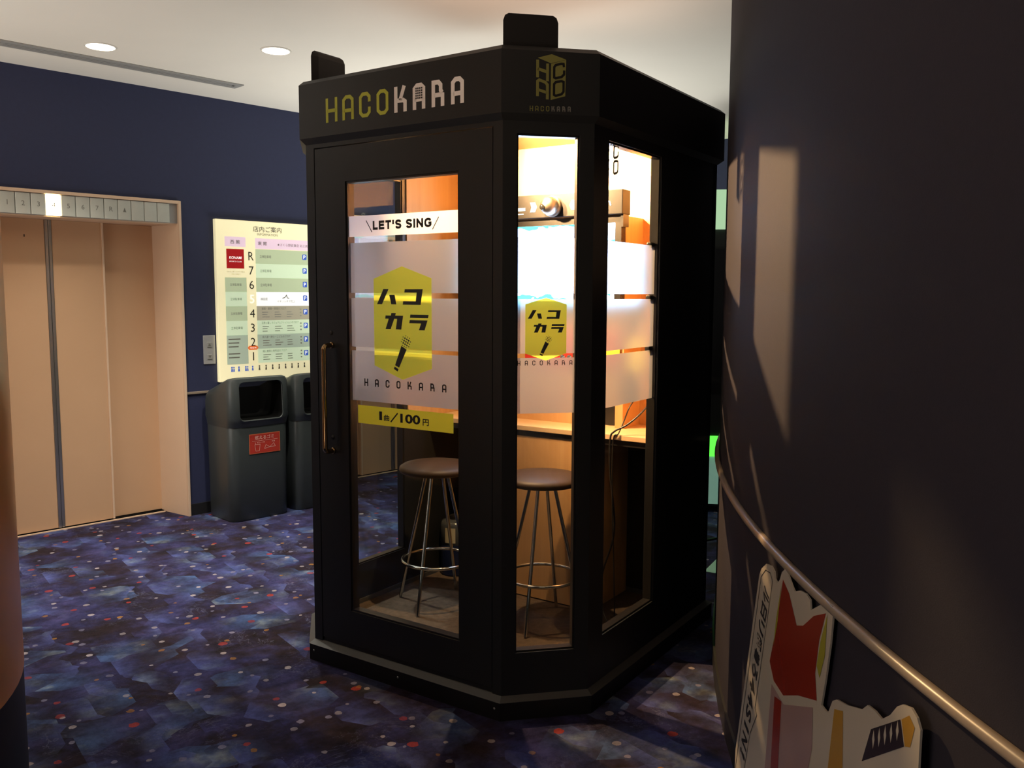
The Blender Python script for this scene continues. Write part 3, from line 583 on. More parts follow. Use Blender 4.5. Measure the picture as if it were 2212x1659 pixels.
# ------------------------------------------------------------------ karaoke booth
BW, BC, BD, TH = 0.9032, 0.2163, 1.3133, 0.5919
BO = (-0.7825, 3.3963, 0.0); BRZ = -TH
c7 = math.sqrt(0.5); CL = BC/c7
OUT = [(0, 0), (BW, 0), (BW+BC, BC), (BW+BC, BD), (-BC, BD), (-BC, BC)]
booth = thing('karaoke_booth', 'black hexagonal one-person karaoke booth with glass door', 'karaoke booth', BO, BRZ)
PF = ((0, 0, 0), (1, 0, 0), (0, 1, 0))                                   # front (door) plane, d inward
PC = ((BW, 0, 0), (c7, c7, 0), (-c7, c7, 0))                              # right chamfer
PS = ((BW+BC, BC, 0), (0, 1, 0), (-1, 0, 0))                              # right side
PL = ((-BC, BD, 0), (0, -1, 0), (1, 0, 0))                                # left side, u from back to front
PCL = ((-BC, BC, 0), (c7, -c7, 0), (c7, c7, 0))                           # left chamfer, u from back to front
TW = 0.045; ZT = 2.13
z3 = lambda ps, z: [(x, y, z) for x, y in ps]
# base
o22 = offset_poly(OUT, 0.0215); o24 = offset_poly(OUT, 0.0235)
part('base', MB().loft([z3(o22, 0.0), z3(o22, 0.0646)], True, False), M['booth_in'], booth)
ledge = part('ledge', MB().loft([z3(o24, 0.0640), z3(o24, 0.0655), z3(offset_poly(OUT, -0.002), 0.081), z3(offset_poly(OUT, -0.05), 0.081), z3(offset_poly(OUT, -0.05), 0.058)], False, False), M['ledge'], booth, 'sloping ledge round the foot of the booth')
sg = MB()
for u in (0.014, 0.454, 0.890): sg.loft([[(u+r*math.cos(k*pi/5), -0.0222-h, 0.041+r*math.sin(k*pi/5)) for k in range(10)] for r, h in ((0.004, 0.0), (0.003, 0.0015))])
part('screws', sg, M['steel_strip'], booth)
part('floor_carpet', MB().loft([z3(offset_poly(OUT, -0.02), 0.045), z3(offset_poly(OUT, -0.02), 0.060)]), M['brown_carpet'], booth, 'brown carpet floor inside')
# wall panels with openings
def holed(P, u0, u1, z0, z1, a0, a1, b0, b1, d0=0.0, d1=TW):
    return MB().pbox(P, u0, a0, d0, d1, z0, z1).pbox(P, a1, u1, d0, d1, z0, z1).pbox(P, a0, a1, d0, d1, z0, b0).pbox(P, a0, a1, d0, d1, b1, z1)
def frame_ring(P, a0, a1, b0, b1, wd, d0, d1):
    return MB().pbox(P, a0, a0+wd, d0, d1, b0, b1).pbox(P, a1-wd, a1, d0, d1, b0, b1).pbox(P, a0+wd, a1-wd, d0, d1, b0, b0+wd).pbox(P, a0+wd, a1-wd, d0, d1, b1-wd, b1)
ZB = 0.070
CW = (0.0474, 0.2567, 0.2283, 1.9676); SW = (0.1048, 0.5300, 0.2400, 1.9687)
SL = BD-BC
part('side_panel', holed(PC, 0.0, CL, ZB, ZT, *CW), M['booth'], booth)
part('side_panel', holed(PS, 0.0, SL, ZB, ZT, *SW), M['booth'], booth)
LW = (SL-SW[1], SL-SW[0], SW[2], SW[3])
part('side_panel', holed(PL, 0.0, SL, ZB, ZT, *LW), M['booth'], booth)
CWL = (CL-CW[1], CL-CW[0], CW[2], CW[3])
part('side_panel', holed(PCL, 0.0, CL, ZB, ZT, *CWL), M['booth'], booth)
part('back_panel', MB().box(-BC, BW+BC, BD-TW, BD, ZB, ZT), M['booth_in'], booth)
part('door_surround', MB().box(0, 0.042, 0, TW, ZB, ZT).box(0.866, BW, 0, TW, ZB, ZT).box(0.042, 0.866, 0, TW, 1.992, ZT).box(0.042, 0.866, 0.006, TW, 0.070, 0.095), M['booth'], booth)
part('door_gap', MB().box(0.0415, 0.0455, 0.004, 0.03, 0.09, 1.992).box(0.8625, 0.8665, 0.004, 0.03, 0.09, 1.992), M['gap'], booth)
# door leaf
DW = (0.1995, 0.7237, 0.2329, 1.8609)
door = part('door', holed(PF, 0.0455, 0.8625, 0.098, 1.988, *DW, 0.001, 0.042), M['booth'], booth, 'glass door with charcoal frame')
part('door_trim', frame_ring(PF, *DW, 0.007, 0.006, 0.040), M['trimb'], door)
part('door_pane', MB().pbox(PF, DW[0], DW[1], 0.014, 0.018, DW[2], DW[3]), M['glass'], door, 'clear glass pane')
B = [1.7335, 1.6587, 1.6369, 1.4534, 1.4348, 1.2540, 1.2397, 1.0524]
def band(P, a0, a1, zb, zt, d): return MB().ppoly(P, d, [(a0, zb), (a1, zb), (a1, zt), (a0, zt)])
part('white_banner', band(PF, DW[0]+.007, DW[1]-.007, B[1], B[0], 0.0125), M['whitefilm'], door, recalc=False)
def block_text(mb, P, d, txt, u0, u1, z0, z1, sw):
    """heavy grotesque capitals drawn as strokes"""
    G = {'L': (.60, [[(0, 1), (0, 0), (1, 0)]]), 'E': (.66, [[(1, 1), (0, 1), (0, 0), (1, 0)], [(0, .52), (.92, .52)]]), 'T': (.68, [[(0, 1), (1, 1)], [(.5, 1), (.5, 0)]]), "'": (.22, [[(.6, 1), (.6, .86), (.2, .70)]]),
         'S': (.72, [[(1, .78), (.9, .93), (.7, 1), (.3, 1), (.08, .92), (0, .77), (.08, .62), (.3, .55), (.7, .45), (.92, .38), (1, .23), (.92, .08), (.7, 0), (.3, 0), (.1, .07), (0, .22)]]), ' ': (.26, []), 'I': (.22, [[(.5, 1), (.5, 0)]]),
         'N': (.76, [[(0, 0), (0, 1)], [(0, 1), (1, 0)], [(1, 0), (1, 1)]]), 'G': (.80, [[(1, .78), (.88, .93), (.65, 1), (.4, 1), (.12, .88), (0, .65), (0, .35), (.12, .12), (.4, 0), (.65, 0), (.9, .1), (1, .2), (1, .45), (.58, .45)]])}
    tot = sum(G[c][0] for c in txt)+0.13*(len(txt)-1); k = (u1-u0)/tot; u = u0; h = z1-z0; e = sw/2
    for c in txt:
        wd = G[c][0]*k
        for ln in G[c][1]:
            pts = [(u+e+x*(wd-2*e) if wd > 2.2*e else u+wd/2, z0+e+y*(h-2*e)) for x, y in ln]
            ext = []
            for i, p2 in enumerate(pts):
                if i in (0, len(pts)-1) and c in "LETIN'":
                    o2 = pts[1] if i == 0 else pts[-2]; v2 = (Vector(p2)-Vector(o2)).normalized()
                    if c != 'N' or abs(v2.x) < 0.1: p2 = tuple(Vector(p2)+v2*e)
                ext.append(p2)
            mb.stroke(P, d, ext, sw)
        u += wd+0.13*k
    return mb
q = block_text(MB(), PF, 0.0118, "LET'S SING", 0.325, 0.598, 1.6805, 1.7125, 0.0084)
q.stroke(PF, 0.0118, [(0.292, 1.716), (0.321, 1.673)], 0.0035); q.stroke(PF, 0.0118, [(0.630, 1.714), (0.602, 1.672)], 0.0035)
part('banner_lettering', q, M['ink'], door, recalc=False)
for k in (2, 4, 6): part('frosted_band', band(PF, DW[0]+.007, DW[1]-.007, B[k+1], B[k], 0.0192), M['frost'], door, recalc=False)
# yellow hexagon badge drawn once in unit coordinates
KATA = [[(105, 500), (215, 310), (302, 310), (190, 500)], [(312, 383), (402, 383), (428, 500), (345, 500)],
        [(568, 312), (855, 312), (820, 503), (532, 503), (540, 460), (742, 460), (758, 352), (560, 352)],
        [(248, 640), (335, 640), (345, 607), (420, 607), (408, 640), (538, 640), (505, 812), (415, 812), (440, 680), (392, 680), (330, 812), (245, 812), (300, 680), (240, 680)],
        [(655, 622), (945, 622), (935, 663), (648, 663)], [(645, 690), (928, 690), (880, 812), (790, 812), (825, 730), (635, 730)],
        [(505, 1015), (590, 1060), (465, 1290), (398, 1262)], [(390, 1280), (455, 1308), (440, 1340), (378, 1310)]]
def badge(P, u0, u1, z0, z1, d, parent):
    fx = lambda x: u0+(x-50)/940*(u1-u0); fz = lambda y: z1-(y-30)/1410*(z1-z0)
    hexa = [(50, 180), (520, 30), (990, 180), (990, 1280), (520, 1440), (50, 1280)]
    b = part('yellow_badge', MB().ppoly(P, d, [(fx(x), fz(y)) for x, y in hexa]), M['yellowfilm'], parent, 'yellow hexagon with karaoke lettering and microphone', recalc=False)
    q = MB()
    for pl in KATA: q.ppoly(P, d-0.0007, [(fx(x), fz(y)) for x, y in pl])
    ca, sa = math.cos(math.radians(26)), math.sin(math.radians(26))
    for i in range(-2, 3):
        for j in range(-2, 3):
            x, y = i*33, j*33; r = math.hypot(x, y)
            if r < 84:
                h = 10.5 if r < 66 else 6.5
                q.ppoly(P, d-0.0007, [(fx(580+(x+a)*ca-(y+b_)*sa), fz(962+(x+a)*sa+(y+b_)*ca)) for a, b_ in ((-h, -h), (h, -h), (h, h), (-h, h))])
    part('badge_lettering', q, M['inkdark'], parent, recalc=False)
badge(PF, 0.3255, 0.5960, 1.143, 1.548, 0.0125, door)
def glyph(mb, P, d, ch, u, z, w_, h, s):
    X = lambda x: u+s/2+x*(w_-s); Z = lambda y: z+s/2+y*(h-s); L = lambda pts, cl=False: mb.stroke(P, d, [(X(a), Z(b)) for a, b in pts], s, cl)
    e = s/2/(h-s)
    if ch == 'H': L([(0, -e), (0, 1+e)]); L([(1, -e), (1, 1+e)]); L([(0, .47), (1, .47)])
    elif ch in 'Aa':
        L([(0, -e), (0, .86), (.28, 1), (.72, 1), (1, .86), (1, -e)]); L([(0, .36), (1, .36)])
    elif ch == 'C': L([(1, .62), (1, .86), (.74, 1), (.26, 1), (0, .86), (0, .14), (.26, 0), (.74, 0), (1, .14), (1, .38)])
    elif ch == 'O': L([(0, .86), (.28, 1), (.72, 1), (1, .86), (1, .14), (.72, 0), (.28, 0), (0, .14)], True)
    elif ch == 'K': L([(0, -e), (0, 1+e)]); L([(.92, 1+e), (.46, .44)]); L([(0, .44), (.8, .44), (1, .36), (1, -e)])
    elif ch == 'R': L([(0, -e), (0, 1), (.56, 1), (.80, .86), (.80, .62), (.95, .50)]); L([(0, .42), (.8, .42), (1, .40), (1, -e)])
q = MB()
for k, ch in enumerate('HACOKARA'): glyph(q, PF, 0.0118, ch, 0.274+0.0525*k, 1.110, 0.0190, 0.028, 0.0050)
part('word_lettering', q, M['ink'], door, recalc=False)
pr = part('price_strip', band(PF, 0.2396, 0.6906, 0.9686, 1.0366, 0.0125), M['yellowopaque'], door, 'yellow price strip', recalc=False)
q = text(MB(), PF, 0.0118, '1', 0.346, 0.360, 0.988, 1.020, bold=0.03); text(q, PF, 0.0118, '曲', 0.369, 0.395, 0.987, 1.010, bold=0.028); q.stroke(PF, 0.0118, [(0.402, 0.985), (0.436, 1.020)], 0.0055)
text(q, PF, 0.0118, '100', 0.448, 0.542, 0.986, 1.020, bold=0.035); text(q, PF, 0.0118, '円', 0.553, 0.581, 0.985, 1.009, bold=0.028)
part('price_lettering', q, M['ink'], door, recalc=False)
# handle
hp = []
u, dz = 0.120, 0.043
for zz, sgn in ((1.256, 1), (0.852, -1)):
    pts = [(u, 0.0, zz), (u, -dz+0.016, zz)]+[(u, -dz+0.016-0.016*math.sin(a), zz-sgn*0.016*(1-math.cos(a))) for a in (0.4, 0.8, 1.2, pi/2)]
    hp.append(pts)
part('handle', MB().tube(hp[0]+hp[1][::-1], 0.0095, 12), M['gold'], door, 'polished dark gold pull handle', smooth=60)
for zz in (1.256, 0.852): part('handle_collar', MB().loft([[(u+r*math.cos(k*pi/10), y, zz+r*math.sin(k*pi/10)) for k in range(20)] for r, y in ((0.0125, 0.001), (0.0125, -0.006), (0.0105, -0.008))]), M['gold'], door, smooth=40)
for zz in (1.303, 0.903): part('bolt', MB().loft([[(0.117+r*math.cos(k*pi/8), y, zz+r*math.sin(k*pi/8)) for k in range(16)] for r, y in ((0.009, 0.001), (0.008, -0.002), (0.004, -0.004))]), M['booth'], door, smooth=50)
# windows
def window(P, wn, bands, lab):
    g = part('window_pane', MB().pbox(P, wn[0], wn[1], 0.014, 0.018, wn[2], wn[3]), M['glass2'], booth, lab)
    part('window_trim', frame_ring(P, *wn, 0.006, 0.008, 0.040), M['trimb'], g)
    if bands:
        for k in (2, 4, 6): part('frosted_band', band(P, wn[0]+.006, wn[1]-.006, B[k+1], B[k], 0.0192), M['frost'], g, recalc=False)
    return g
gc = window(PC, CW, True, 'narrow corner window'); gs = window(PS, SW, True, 'right side window'); gl = window(PL, LW, True, 'left side window'); window(PCL, CWL, True, 'left corner window')
badge(PC, 0.080, 0.221, 1.231, 1.440, 0.0125, gc)
q = MB()
for k, ch in enumerate('HACOKARA'): glyph(q, PC, 0.0118, ch, 0.0535+0.0255*k, 1.215, 0.0105, 0.0160, 0.0024)
part('word_lettering', q, M['ink'], gc, recalc=False)
# box logo on the side glass (letters only)
def boxlogo(P, d, u0, u1, z0, z1, parent, m_a, m_b):
    fx = lambda x: u0+(x-400)/660*(u1-u0); fz = lambda y: z1-(y-180)/1030*(z1-z0)
    q = MB(); q.ppoly(P, d, [(fx(x), fz(y)) for x, y in ((435, 275), (740, 180), (1060, 285), (725, 385))])
    q.ppoly(P, d, [(fx(x), fz(y)) for x, y in ((728, 395), (1060, 290), (1045, 1110), (722, 1210))])
    def st(pts, wd, mb_, cl=False): mb_.stroke(P, d if mb_ is q else d-0.0004, [(fx(x), fz(y)) for x, y in pts], wd*(u1-u0)/660, cl)
    st([(432, 320), (432, 715)], 62, q); st([(650, 395), (650, 790)], 62, q); st([(432, 520), (650, 585)], 66, q)
    st([(432, 1135), (432, 800), (470, 770), (600, 815), (650, 870), (650, 1200)], 62, q); st([(432, 985), (650, 1050)], 60, q)
    k = MB(); st([(1010, 460), (1000, 385), (950, 385), (830, 420), (795, 470), (795, 700), (830, 715), (960, 680), (1015, 620), (1015, 530)], 52, k)
    st([(835, 800), (795, 850), (795, 1090), (835, 1110), (960, 1070), (1005, 1010), (1005, 790), (960, 775)], 52, k, True)
    o = part('box_logo', q, m_a, parent, 'box-shaped HACO logo', recalc=False); part('box_logo_letters', k, m_b, parent, recalc=False)
boxlogo(PS, 0.0195, 0.116, 0.215, 1.855, 1.995, gs, M['whitefilm'], M['inkdark'])
# clips on the side glass
for zz in (1.640, 1.440, 1.245): part('glass_clip', MB().pbox(PS, 0.492, 0.525, 0.019, 0.040, zz-0.012, zz+0.010), M['blackpl'], gs, bevel=0.006)
# fascia
fo = 0.0218
fas = part('fascia', MB().loft([z3(offset_poly(OUT, -0.02), 2.0066), z3(OUT, 2.0066), z3(offset_poly(OUT, fo), 2.0267), z3(offset_poly(OUT, fo), 2.2227), z3(offset_poly(OUT, 0.004), 2.2390), z3(offset_poly(OUT, -0.04), 2.2390)], False, True), M['booth'], booth, 'overhanging fascia band with lettering')
PFF = ((0, -fo, 0), (1, 0, 0), (0, 1, 0)); PCF = ((BW+fo*c7, -fo*c7, 0), (c7, c7, 0), (-c7, c7, 0))
LET = [('H', .1321, .1910), ('A', .2159, .2719), ('C', .2984, .3536), ('O', .3819, .4368), ('K', .4635, .5199), ('A', .5469, .6018), ('R', .6292, .6831), ('A', .7112, .7645)]
q1, q2, q3 = MB(), MB(), MB()
for k, (ch, a, b) in enumerate(LET):
    glyph(q1 if k < 4 else q2, PFF, -0.0008, ch, a, 2.0725, b-a, 0.0865, 0.0125 if k < 4 else 0.0150)
    if k == 5:
        q2.ppoly(PFF, -0.0007, [(a+.006, 2.100), (b-.006, 2.100), (b-.006, 2.150), (a+.006, 2.150)])
        for i in range(4):
            for j in range(5):
                uu = (a+b)/2+(i-1.5)*0.0082; zz = 2.110+j*0.0080
                if math.hypot((uu-(a+b)/2)/0.018, (zz-2.126)/0.022) < 1.05: q3.ppoly(PFF, -0.0013, [(uu-.0028, zz-.0028), (uu+.0028, zz-.0028), (uu+.0028, zz+.0028), (uu-.0028, zz+.0028)])
part('lime_lettering', q1, M['lime'], fas, recalc=False); part('white_lettering', q2, M['white_print'], fas, recalc=False); part('letter_holes', q3, M['booth_in'], fas, recalc=False)
boxlogo(PCF, -0.0008, 0.1035, 0.2020, 2.071, 2.2135, fas, M['lime_shaded'], M['booth_in'])  # logo colour darkened for shade on the corner face
q1, q2 = MB(), MB()
for k, ch in enumerate('HACOKARA'): glyph(q1 if k < 4 else q2, PCF, -0.0008, ch, 0.0835+0.0178*k, 2.034+0.0004*k, 0.0105, 0.0165, 0.0022 if k < 4 else 0.0034)
part('small_lime_lettering', q1, M['lime_shaded'], fas, recalc=False); part('small_white_lettering', q2, M['inkgrey'], fas, recalc=False)  # lime and white print both darkened for shade on this corner
# interior
IN = offset_poly(OUT, -0.03)
part('booth_ceiling', MB().loft([z3(IN, 2.150), z3(IN, 2.165)]), M['booth_in'], booth, 'dark ceiling inside')
YB = 1.262; XR = BW+BC-TW-0.006; XL = -BC+TW+0.006
part('back_lining', MB().box(XL, XR, YB, YB+0.006, 0.86, 2.150), M['maple'], booth, 'maple wall behind the monitor')
part('side_lining', MB().box(XR, XR+0.006, 0.770, YB, 0.86, 2.150), M['maple'], booth)
part('side_lining', MB().box(XL-0.006, XL, 0.770, YB, 0.86, 2.150), M['maple'], booth)
ct = part('counter', MB().box(XL, XR, 0.920, YB, 0.838, 0.860), M['maple_top'], booth, 'maple counter', bevel=0.002)
part('counter_apron', MB().box(XL, XR, 0.930, 0.950, 0.812, 0.838), M['blackpl'], ct)
part('counter_front', MB().box(0.12, 0.745, 0.932, 0.950, 0.066, 0.812), M['maple'], booth, 'maple panel under the counter')
part('counter_side', MB().box(0.727, 0.745, 0.950, YB, 0.066, 0.812), M['maple'], booth)
cab = part('monitor_cabinet', MB().box(0.085, 0.105, 1.09, YB, 0.860, 1.79).box(0.762, 0.800, 1.09, YB, 0.860, 1.79).box(0.105, 0.600, 1.10, 1.115, 0.860, 1.79).box(0.600, 0.762, 1.16, 1.175, 0.860, 1.79), M['maple'], booth, 'maple cabinet behind the monitor')
part('dark_recess', MB().box(0.602, 0.760, 1.15, 1.160, 0.862, 1.10), M['blackpl'], cab)
rp = part('red_panel', MB().box(0.285, 0.600, 1.086, 1.100, 1.13, 1.30), M['redpanel'], cab, 'red operating panel', bevel=0.003)
for uu in (0.496, 0.532): part('metal_knob', MB().loft([[(uu+r*math.cos(k*pi/10), y, 1.163+r*math.sin(k*pi/10)) for k in range(20)] for r, y in ((0.014, 1.086), (0.014, 1.076), (0.009, 1.074), (0.007, 1.079))]), M['chrome'], rp, smooth=40)
part('yellow_notice', MB().box(0.690, 0.785, 1.080, 1.083, 1.12, 1.26), M['yposter'], cab)
part('vent_strip', MB().box(XL+0.03, 0.06, YB-0.012, YB, 0.905, 0.960), M['panel_plate'], booth)
# monitor and sign box
t2 = thing('monitor', 'flat monitor glowing white over the booth counter', 'monitor', BO, BRZ)
part('housing', MB().box(0.102, 0.802, 1.055, 1.088, 1.390, 1.789), M['blackpl'], t2, bevel=0.003)
part('bezel', frame_ring(PF, 0.102, 0.802, 1.390, 1.789, 0.030, 1.044, 1.056), M['blackpl'], t2)
part('screen', MB().box(0.132, 0.772, 1.050, 1.056, 1.420, 1.766), M['screen'], t2, 'white and cyan picture')
t3 = thing('camera_sign_box', 'black box above the monitor with lit arrows and ball camera', 'sign box', BO, BRZ)
part('box', MB().box(0.085, 0.818, 1.020, 1.095, 1.793, 1.897), M['boxblack'], t3, bevel=0.003)
part('bracket', MB().prism([(0.803, 1.035), (0.815, 1.035), (0.815, 1.088), (0.803, 1.088)], 1.740, 1.793), M['blackpl'], t3)
PX = ((0, 1.020, 0), (1, 0, 0), (0, 1, 0)); zc = 1.842
for x, sg in ((0.370, 1), (0.578, -1)):
    part('lit_arrow', MB().ppoly(PX, -0.0012, [(x-.018*sg, zc+.022), (x+.010*sg, zc+.022), (x+.020*sg, zc), (x+.010*sg, zc-.022), (x-.018*sg, zc-.022), (x-.010*sg, zc)]), M['signlit'], t3, recalc=False)
q = MB(); glyph(q, PX, -0.0012, 'A', 0.262, 1.846, 0.022, 0.022, 0.006); q.ppoly(PX, -0.0012, [(0.245, 1.828), (0.327, 1.828), (0.327, 1.842), (0.245, 1.842)]); q.ppoly(PX, -0.0012, [(0.245, 1.812), (0.318, 1.812), (0.318, 1.816), (0.245, 1.816)])
part('lit_caption', q, M['signlit'], t3, recalc=False)
q = MB(); glyph(q, PX, -0.0012, 'H', 0.715, 1.836, 0.022, 0.030, 0.006); q.stroke(PX, -0.0012, [(0.742, 1.852), (0.757, 1.846), (0.762, 1.830)], 0.007); q.stroke(PX, -0.0012, [(0.716, 1.812), (0.735, 1.818), (0.750, 1.810)], 0.008)
part('lit_mark', q, M['signlit'], t3, recalc=False)
cd = MB(); cx_, cz_ = 0.474, 1.841
cd.loft([[(cx_+r*math.cos(k*pi/16), y, cz_+r*math.sin(k*pi/16)) for k in range(32)] for r, y in ((0.046, 1.021), (0.046, 1.004), (0.040, 0.998), (0.041, 0.990), (0.038, 0.972), (0.030, 0.958), (0.016, 0.949), (0.004, 0.947))])
dm = part('ball_camera', cd, M['domesteel'], t3, 'round metal camera dome', smooth=40)
part('camera_lens', MB().loft([[(cx_-0.012+r*math.cos(k*pi/10), y, cz_-0.008+r*math.sin(k*pi/10)) for k in range(20)] for r, y in ((0.012, 0.960), (0.012, 0.944), (0.008, 0.942))]), M['lens'], dm, smooth=40)
# lamps in the booth ceiling
def booth_lamp(x, y, label, watts, aim=None):
    t = thing('booth_spotlight', label, 'ceiling light', (0, 0, 0), 0, 'warm lamps in the booth ceiling')
    m = Matrix.Rotation(BRZ, 4, 'Z'); p_ = Vector(BO)+(m @ Vector((x, y, 2.150))); t.location = p_; t.rotation_euler = (0, 0, BRZ)
    part('lamp_ring', MB().loft([[(r*math.cos(2*pi*k/24), r*math.sin(2*pi*k/24), z) for k in range(24)] for r, z in ((0.034, 0.0), (0.034, -0.010), (0.026, -0.012), (0.024, -0.004))], False, False), M['domesteel'], t, smooth=30)
    part('lamp_glass', MB().lathe([(0.024, -0.004), (0.024, -0.006), (0.01, -0.009)], seg=24), M['boothlamp'], t)
    ld = bpy.data.lights.new('booth_beam', 'SPOT' if aim else 'POINT'); ld.energy = watts; ld.color = (1.0, 0.60, 0.28); ld.shadow_soft_size = 0.022
    lo = bpy.data.objects.new('booth_beam', ld); COL.objects.link(lo); lo.parent = t; lo.location = (0, 0, -0.035)
    if aim:
        ld.spot_size = math.radians(aim[1]); ld.spot_blend = 0.8
        lo.rotation_euler = (Vector(aim[0])-Vector((x, y, 2.115))).to_track_quat('-Z', 'Y').to_euler()
booth_lamp(0.06, 0.33, 'warm spotlight in the booth ceiling near the door, on the left', BOOTH_W*1.7, ((0.96, 0.58, 1.91), 128))
booth_lamp(0.43, 0.80, 'warm spotlight in the booth ceiling close to the maple back wall', BOOTH_W*1.9, ((0.52, 1.262, 1.98), 118))
booth_lamp(0.45, 0.52, 'added warm fill lamp in the middle of the booth ceiling', BOOTH_W*0.30, ((0.45, 0.521, 0.0), 112))  # added to brighten the floor and stools inside the booth
# roof boxes
def roof_box(name, label, left):
    t = thing(name, label, 'speaker box', BO, BRZ, 'black corner boxes on the booth roof')
    m = MB(); rings = []
    for z, k in ((2.236, 0.0), (2.320, 0.0), (2.336, 0.006), (2.343, 0.018)):
        if not left:
            P0, P1 = (BW+0.004*c7+k*c7+0.003, 0.012+k), (BW+0.183*c7-k*c7, 0.183*c7-k*c7); base = [P0, P1, (P1[0]-0.12+k, P1[1]), (P0[0], P0[1]+0.12)]
            base = [(BW+c7*a+c7*-0.012*1, c7*a+c7*0.012) for a in (0.002+k, 0.184-k)]; base += [(base[1][0]-0.11, base[1][1]+0.0), (base[0][0], base[0][1]+0.11)]
        else:
            base = [(-c7*a+c7*0.012, c7*a+c7*0.012) for a in (0.060+k, 0.242-k)]
            base = [(-0.020-0.13+k*c7, 0.215-k*c7+0.0), (-0.012-k*c7*0, 0.045+k), (-0.002-k*0.5, 0.075+k*0.5), (0.0-k*0.5, 0.215-k), (-0.06, 0.250-k)]
        rings.append([(x, y, z+(0.028 if left and z > 2.3 else 0.0)) for x, y in base])
    m.loft(rings); part('shell', m, M['booth_in'], t, bevel=0.006)
    return t
roof_box('roof_box', 'black rounded box standing on the booth roof at the left corner', True)
roof_box('roof_box', 'black rounded box standing on the booth roof above the corner window', False)
# stools
def make_stool(x, y, label, rot):
    m = Matrix.Rotation(BRZ, 4, 'Z'); p_ = Vector(BO)+(m @ Vector((x, y, 0.06)))
    t = thing('bar_stool', label, 'stool', p_, BRZ+rot, 'round bar stools in the booth')
    part('seat', MB().lathe([(0.02, 0.602), (0.150, 0.602), (0.163, 0.606), (0.169, 0.616), (0.166, 0.628), (0.150, 0.638), (0.10, 0.648), (0.05, 0.653), (0.01, 0.654)], seg=48), M['leather'], t, 'brown padded round seat', smooth=50)
    part('seat_plate', MB().lathe([(0.075, 0.590), (0.075, 0.603)], seg=24), M['chrome'], t, smooth=30)
    for k in range(4):
        a = k*pi/2; part('leg', MB().tube([(0.052*math.cos(a), 0.052*math.sin(a), 0.598), (0.192*math.cos(a), 0.192*math.sin(a), 0.004)], 0.0078, 10), M['chrome'], t, smooth=60)
    part('foot_ring', MB().tube([(0.158*math.cos(k*pi/24), 0.158*math.sin(k*pi/24), 0.205) for k in range(48)], 0.0075, 10, closed=True), M['chrome'], t, smooth=60)
    return t
make_stool(0.112, 0.640, 'bar stool seen through the door glass, beside the water bottle', math.radians(-78))
make_stool(0.625, 0.706, 'bar stool seen through the corner window before the maple panel', math.radians(-78))
# water bottle
m = Matrix.Rotation(BRZ, 4, 'Z'); p_ = Vector(BO)+(m @ Vector((-0.088, 1.03, 0.060)))
t = thing('water_bottle', 'large clear bottle with blue liquid standing behind the left stool', 'bottle', p_, BRZ)
part('lower_bottle', MB().lathe([(0.060, 0.0), (0.072, 0.006), (0.072, 0.150), (0.070, 0.156)], seg=32), M['bluewater'], t, 'blue filled lower half', smooth=40)
part('upper_bottle', MB().lathe([(0.070, 0.156), (0.073, 0.165), (0.073, 0.255), (0.066, 0.268), (0.050, 0.276), (0.030, 0.278)], seg=32), M['water'], t, smooth=40)
part('cap', MB().lathe([(0.028, 0.276), (0.028, 0.294), (0.024, 0.296)], seg=24), M['blackpl'], t, smooth=40)
lb = MB(); n = 8
lb.loft([[(0.0745*math.cos(a), 0.0745*math.sin(a), z) for a in [math.radians(-82-12+k*6) for k in range(n)]] for z in (0.170, 0.245)], False, False); lb.f = lb.f[:n-1]
part('label', lb, M['paper'], t, recalc=False)
# cables
def bl(x, y, z): v = Vector(BO)+(Matrix.Rotation(BRZ, 4, 'Z') @ Vector((x, y, z))); return (v.x, v.y, v.z)
def smooth_path(pts, n=8):
    out = []; P = [Vector(p) for p in pts]; P = [P[0]]+P+[P[-1]]
    for i in range(1, len(P)-2):
        for k in range(n):
            t_ = k/n; a, b, c, d = P[i-1], P[i], P[i+1], P[i+2]
            out.append(0.5*((2*b)+(c-a)*t_+(2*a-5*b+4*c-d)*t_*t_+(3*b-a-3*c+d)*t_**3))
    out.append(P[-2]); return out
def cable(pts, r, label, cat='cable'):
    tag(link('cable', MB().tube(smooth_path([bl(*q) for q in pts]), r, 8).mesh('cable', M['blackpl'], smooth=60)), label, cat)
cable([(0.985, 1.10, 1.05), (0.970, 1.02, 1.00), (0.945, 0.96, 0.95), (0.900, 0.93, 0.905), (0.850, 0.915, 0.875), (0.835, 0.908, 0.840), (0.838, 0.905, 0.70), (0.86, 0.91, 0.45), (0.82, 0.88, 0.25), (0.84, 0.86, 0.10), (0.92, 0.80, 0.066), (0.98, 0.72, 0.066), (0.95, 0.62, 0.066)], 0.0042, 'thick black cable hanging over the counter edge in the side window')
cable([(0.905, 1.05, 1.03), (0.897, 0.97, 0.985), (0.882, 0.945, 0.925), (0.870, 0.915, 0.868), (0.848, 0.910, 0.835), (0.850, 0.905, 0.60), (0.87, 0.89, 0.30), (0.90, 0.85, 0.066), (0.99, 0.68, 0.066), (1.02, 0.60, 0.066)], 0.0028, 'thin black cable beside the thick one in the side window')
cable([(-0.14, 1.20, 0.865), (-0.06, 1.12, 0.867), (0.02, 1.06, 0.868), (0.05, 1.09, 0.90), (0.08, 1.10, 0.93)], 0.004, 'black cable loop on the counter above the price strip')
